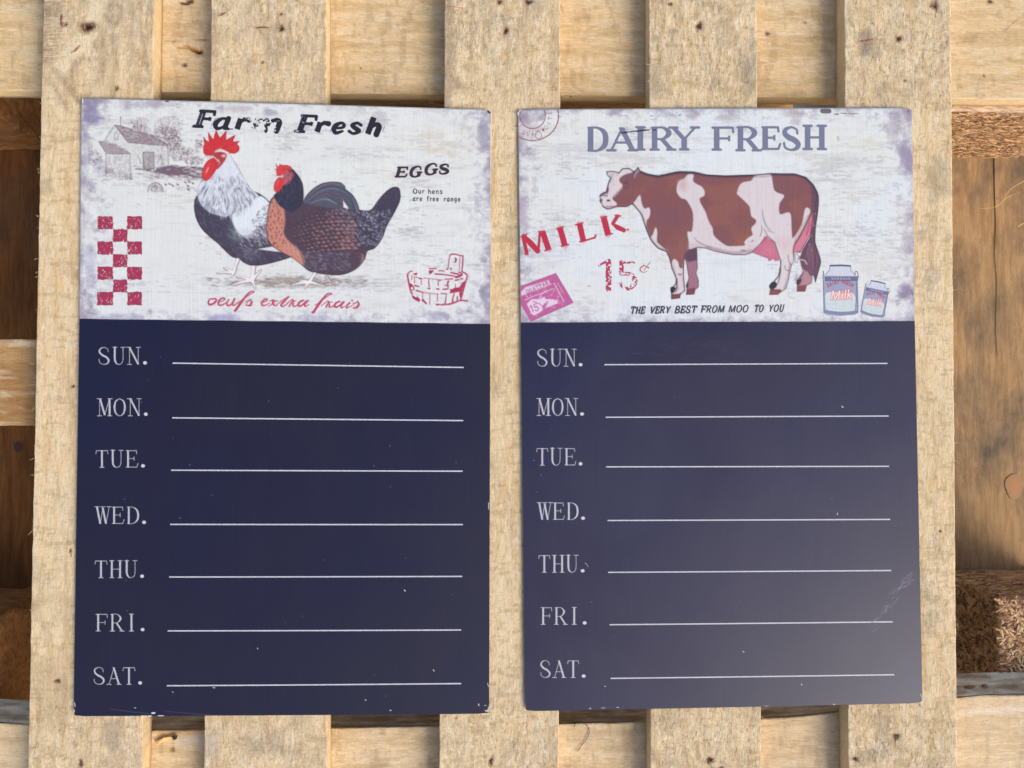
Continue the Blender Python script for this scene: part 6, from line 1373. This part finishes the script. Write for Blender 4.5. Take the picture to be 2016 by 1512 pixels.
# navy panels
film(rootL, surfL, [(157.0, 627.5), (965.3, 637.5), (963, 1405), (145, 1410)], [(-1, 0), (-1, -1)])
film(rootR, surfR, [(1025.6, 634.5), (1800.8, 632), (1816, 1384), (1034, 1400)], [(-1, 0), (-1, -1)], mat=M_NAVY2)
LX = [(192, 717.5), (193.5, 818.5), (188, 920), (190, 1031), (186, 1137), (187, 1242), (182, 1347)]
LR = [(341, 715, 913, 723.5), (340, 822.5, 912, 828), (338, 925.5, 911, 927.5), (336, 1032, 911, 1032.5), (334, 1135.5, 910, 1134.5), (331, 1241.5, 908, 1240), (329, 1349.5, 908, 1345.5)]
RX = [(1055, 721), (1058, 818), (1055, 916), (1060, 1023), (1059, 1126.5), (1063, 1229), (1061, 1333.5)]
RR = [(1190, 718, 1747, 715.5), (1192, 821.5, 1749, 819), (1193, 919, 1750, 918), (1196, 1024.5, 1752, 1022.5), (1197, 1126.5, 1754, 1123), (1200, 1229.5, 1757, 1224), (1202, 1335, 1760, 1328)]
def day_part(k, x, y, sc, sl, root, surf):
    cv = art_day(k, x, y, sc); o = print_part(cv, 'lettering', root, surf, 2, None, 'weekday ' + DAYS[k]); return o
for k in range(7):
    day_part(k, *LX[k], 1.0, 0, rootL, surfL); rule(rootL, surfL, *LR[k], 2.6)
    day_part(k, *RX[k], .93, 0, rootR, surfR); rule(rootR, surfR, *RR[k], 2.4)
# chipped enamel, scuffs and specks
WH = (226, 224, 220); rg = np.random.default_rng(66)
wl_ = [([(147, 1383), (148, 1391)], 1.4, WH, .8), ([(146, 1398), (146.5, 1400)], 2, WH, .9), ([(278, 1409), (290, 1409)], 1.6, WH, .8), ([(293, 1409), (298, 1409)], 2, WH, .9), ([(312, 1408.6), (322, 1408.4)], 1.6, WH, .9), ([(300, 1403.5), (305, 1403)], 3, WH, .95), ([(249, 1410), (252, 1410)], 1.6, WH, .9), ([(260, 1410), (263, 1410)], 1.6, WH, .9),
       ([(265, 1393), (268, 1393)], 1.4, WH, .7), ([(956, 1399), (961, 1400)], 3, (190, 188, 190), .9), ([(962, 1392), (960, 1400)], 2, WH, .7), ([(942, 1386), (943, 1389)], 1.6, WH, .8), ([(954, 1388.5), (957, 1388.5)], 1.2, WH, .7), ([(768, 1398), (770, 1398)], 1.6, WH, .9), ([(719, 1377), (721, 1378)], 1.4, WH, .7), ([(340, 1361), (342, 1363)], 1.3, WH, .6), ([(420, 1353), (424, 1353.5)], 1.4, WH, .7),
       ([(508, 1275), (508, 1277)], 1.4, WH, .7), ([(796, 1161), (798, 1163)], 1.8, WH, .8), ([(853, 1318), (855, 1321)], 1.3, WH, .7), ([(962, 990), (962, 1002)], 1.4, WH, .8), ([(960, 1345), (962, 1352)], 1.2, WH, .7), ([(215, 1395), (260, 1401), (300, 1405)], .8, (110, 108, 126), .45), ([(325, 1400), (420, 1407), (520, 1408)], .8, (110, 108, 126), .35)]
for k in range(36): x, y = rg.uniform(165, 950), rg.uniform(660, 1395); wl_.append(([(x, y), (x + rg.normal(0, .8), y + rg.uniform(.3, 1.6))], rg.uniform(.6, 1.1), (150, 148, 166), rg.uniform(.25, .7)))
print_part(art_wear(wl_, (143, 655, 966, 1413), 1.3), 'chipped_enamel', rootL, surfL, 4)
wr_ = [([(1812, 1366), (1815, 1374)], 1.2, WH, .7), ([(1813, 1382), (1815, 1382)], 2, WH, .9), ([(1034, 1398), (1036, 1398)], 2, WH, .8), ([(1058, 1400), (1062, 1400)], 1.4, WH, .7), ([(1160, 1394), (1163, 1394)], 1.4, WH, .7), ([(1184, 1393), (1191, 1393)], 1.3, WH, .6), ([(1214, 1392), (1218, 1392)], 1.4, WH, .7), ([(1640, 1386), (1643, 1386)], 1.4, WH, .8), ([(1505, 1389), (1512, 1389)], 1.2, WH, .5),
       ([(1657, 800), (1659, 802)], 1.8, WH, .8), ([(1648, 1010), (1648, 1013)], 1.5, WH, .8), ([(1462, 1282), (1464, 1283)], 1.6, WH, .8), ([(1577, 1346), (1578, 1348)], 1.5, WH, .8), ([(1190, 1350), (1192, 1351)], 1.2, WH, .6), ([(1152, 1108), (1155, 1111)], 1.6, (170, 168, 180), .7), ([(1156, 1112), (1158, 1116)], 1.4, (170, 168, 180), .6)]
for k in range(36): x, y = rg.uniform(1040, 1800), rg.uniform(660, 1380); wr_.append(([(x, y), (x + rg.normal(0, .8), y + rg.uniform(.3, 1.6))], rg.uniform(.6, 1.1), (160, 158, 172), rg.uniform(.25, .65)))
for k in range(46):            # dusty scuff near Thursday and Friday
    t = rg.random(); x = 1712 + 74 * t + rg.normal(0, 4); y = 1238 - 96 * t + rg.normal(0, 5); wr_.append(([(x, y), (x + rg.uniform(4, 12), y - rg.uniform(3, 14))], rg.uniform(.8, 3.4), (140, 138, 154), rg.uniform(.08, .32)))
for k in range(26): t = rg.random(); x = 1750 + 42 * t + rg.normal(0, 3); y = 1172 - 40 * t + rg.normal(0, 4); wr_.append(([(x, y), (x + rg.uniform(4, 12), y - rg.uniform(3, 12))], rg.uniform(.8, 3), (140, 138, 154), rg.uniform(.06, .26)))
for k in range(46):            # ghost of rubbed out writing above Sunday's line
    x = rg.uniform(1225, 1520); y = 690 - abs(x - 1370) * .03 + rg.normal(0, 10); l = rg.uniform(6, 22); wr_.append(([(x, y), (x + l, y + rg.normal(0, 6))], .9, (96, 94, 118), rg.uniform(.08, .28)))
print_part(art_wear(wr_, (1033, 655, 1818, 1403), 1.3), 'chipped_enamel', rootR, surfR, 4)
# worn corners and edge of the upper sheets
K = (70, 64, 66)
print_part(art_wear([([(961, 220), (964, 222)], 4, K, .8), ([(327, 200), (332, 200)], 3, K, .8), ([(163, 195), (163, 203)], 2.4, WH, .9)], (158, 192, 968, 240)), 'chipped_enamel', rootL, surfL, 6)
print_part(art_wear([([(1619, 219), (1632, 219)], 9, (110, 104, 102), .8), ([(1643, 225), (1650, 225)], 2, K, .8), ([(1655, 223), (1666, 224)], 1.6, K, .6), ([(1672, 224), (1690, 224)], 1.2, K, .6), ([(1019.5, 222), (1021, 226)], 2.6, WH, .95), ([(1022, 219), (1026, 217)], 2, WH, .9), ([(1022, 243), (1022.5, 245)], 2.4, WH, .95), ([(1787, 218), (1789, 219)], 2, K, .7), ([(1795, 570), (1798, 590)], 1.4, K, .5),
                      ([(1220, 228), (1226, 228)], 1, K, .6), ([(1230, 228), (1234, 228)], 1.2, (140, 60, 70), .6), ([(1280, 228.5), (1286, 228.5)], 1.2, K, .7), ([(1336, 228), (1340, 226)], 1.6, K, .7)], (1017, 213, 1800, 600)), 'chipped_enamel', rootR, surfR, 6)

# ------------------------------------------------------------------ lay everything down
for o in list(COL.objects):
    if o.parent is None and o.type in {'MESH', 'EMPTY'}: o.matrix_world = LAY @ Matrix.Translation(o.location)
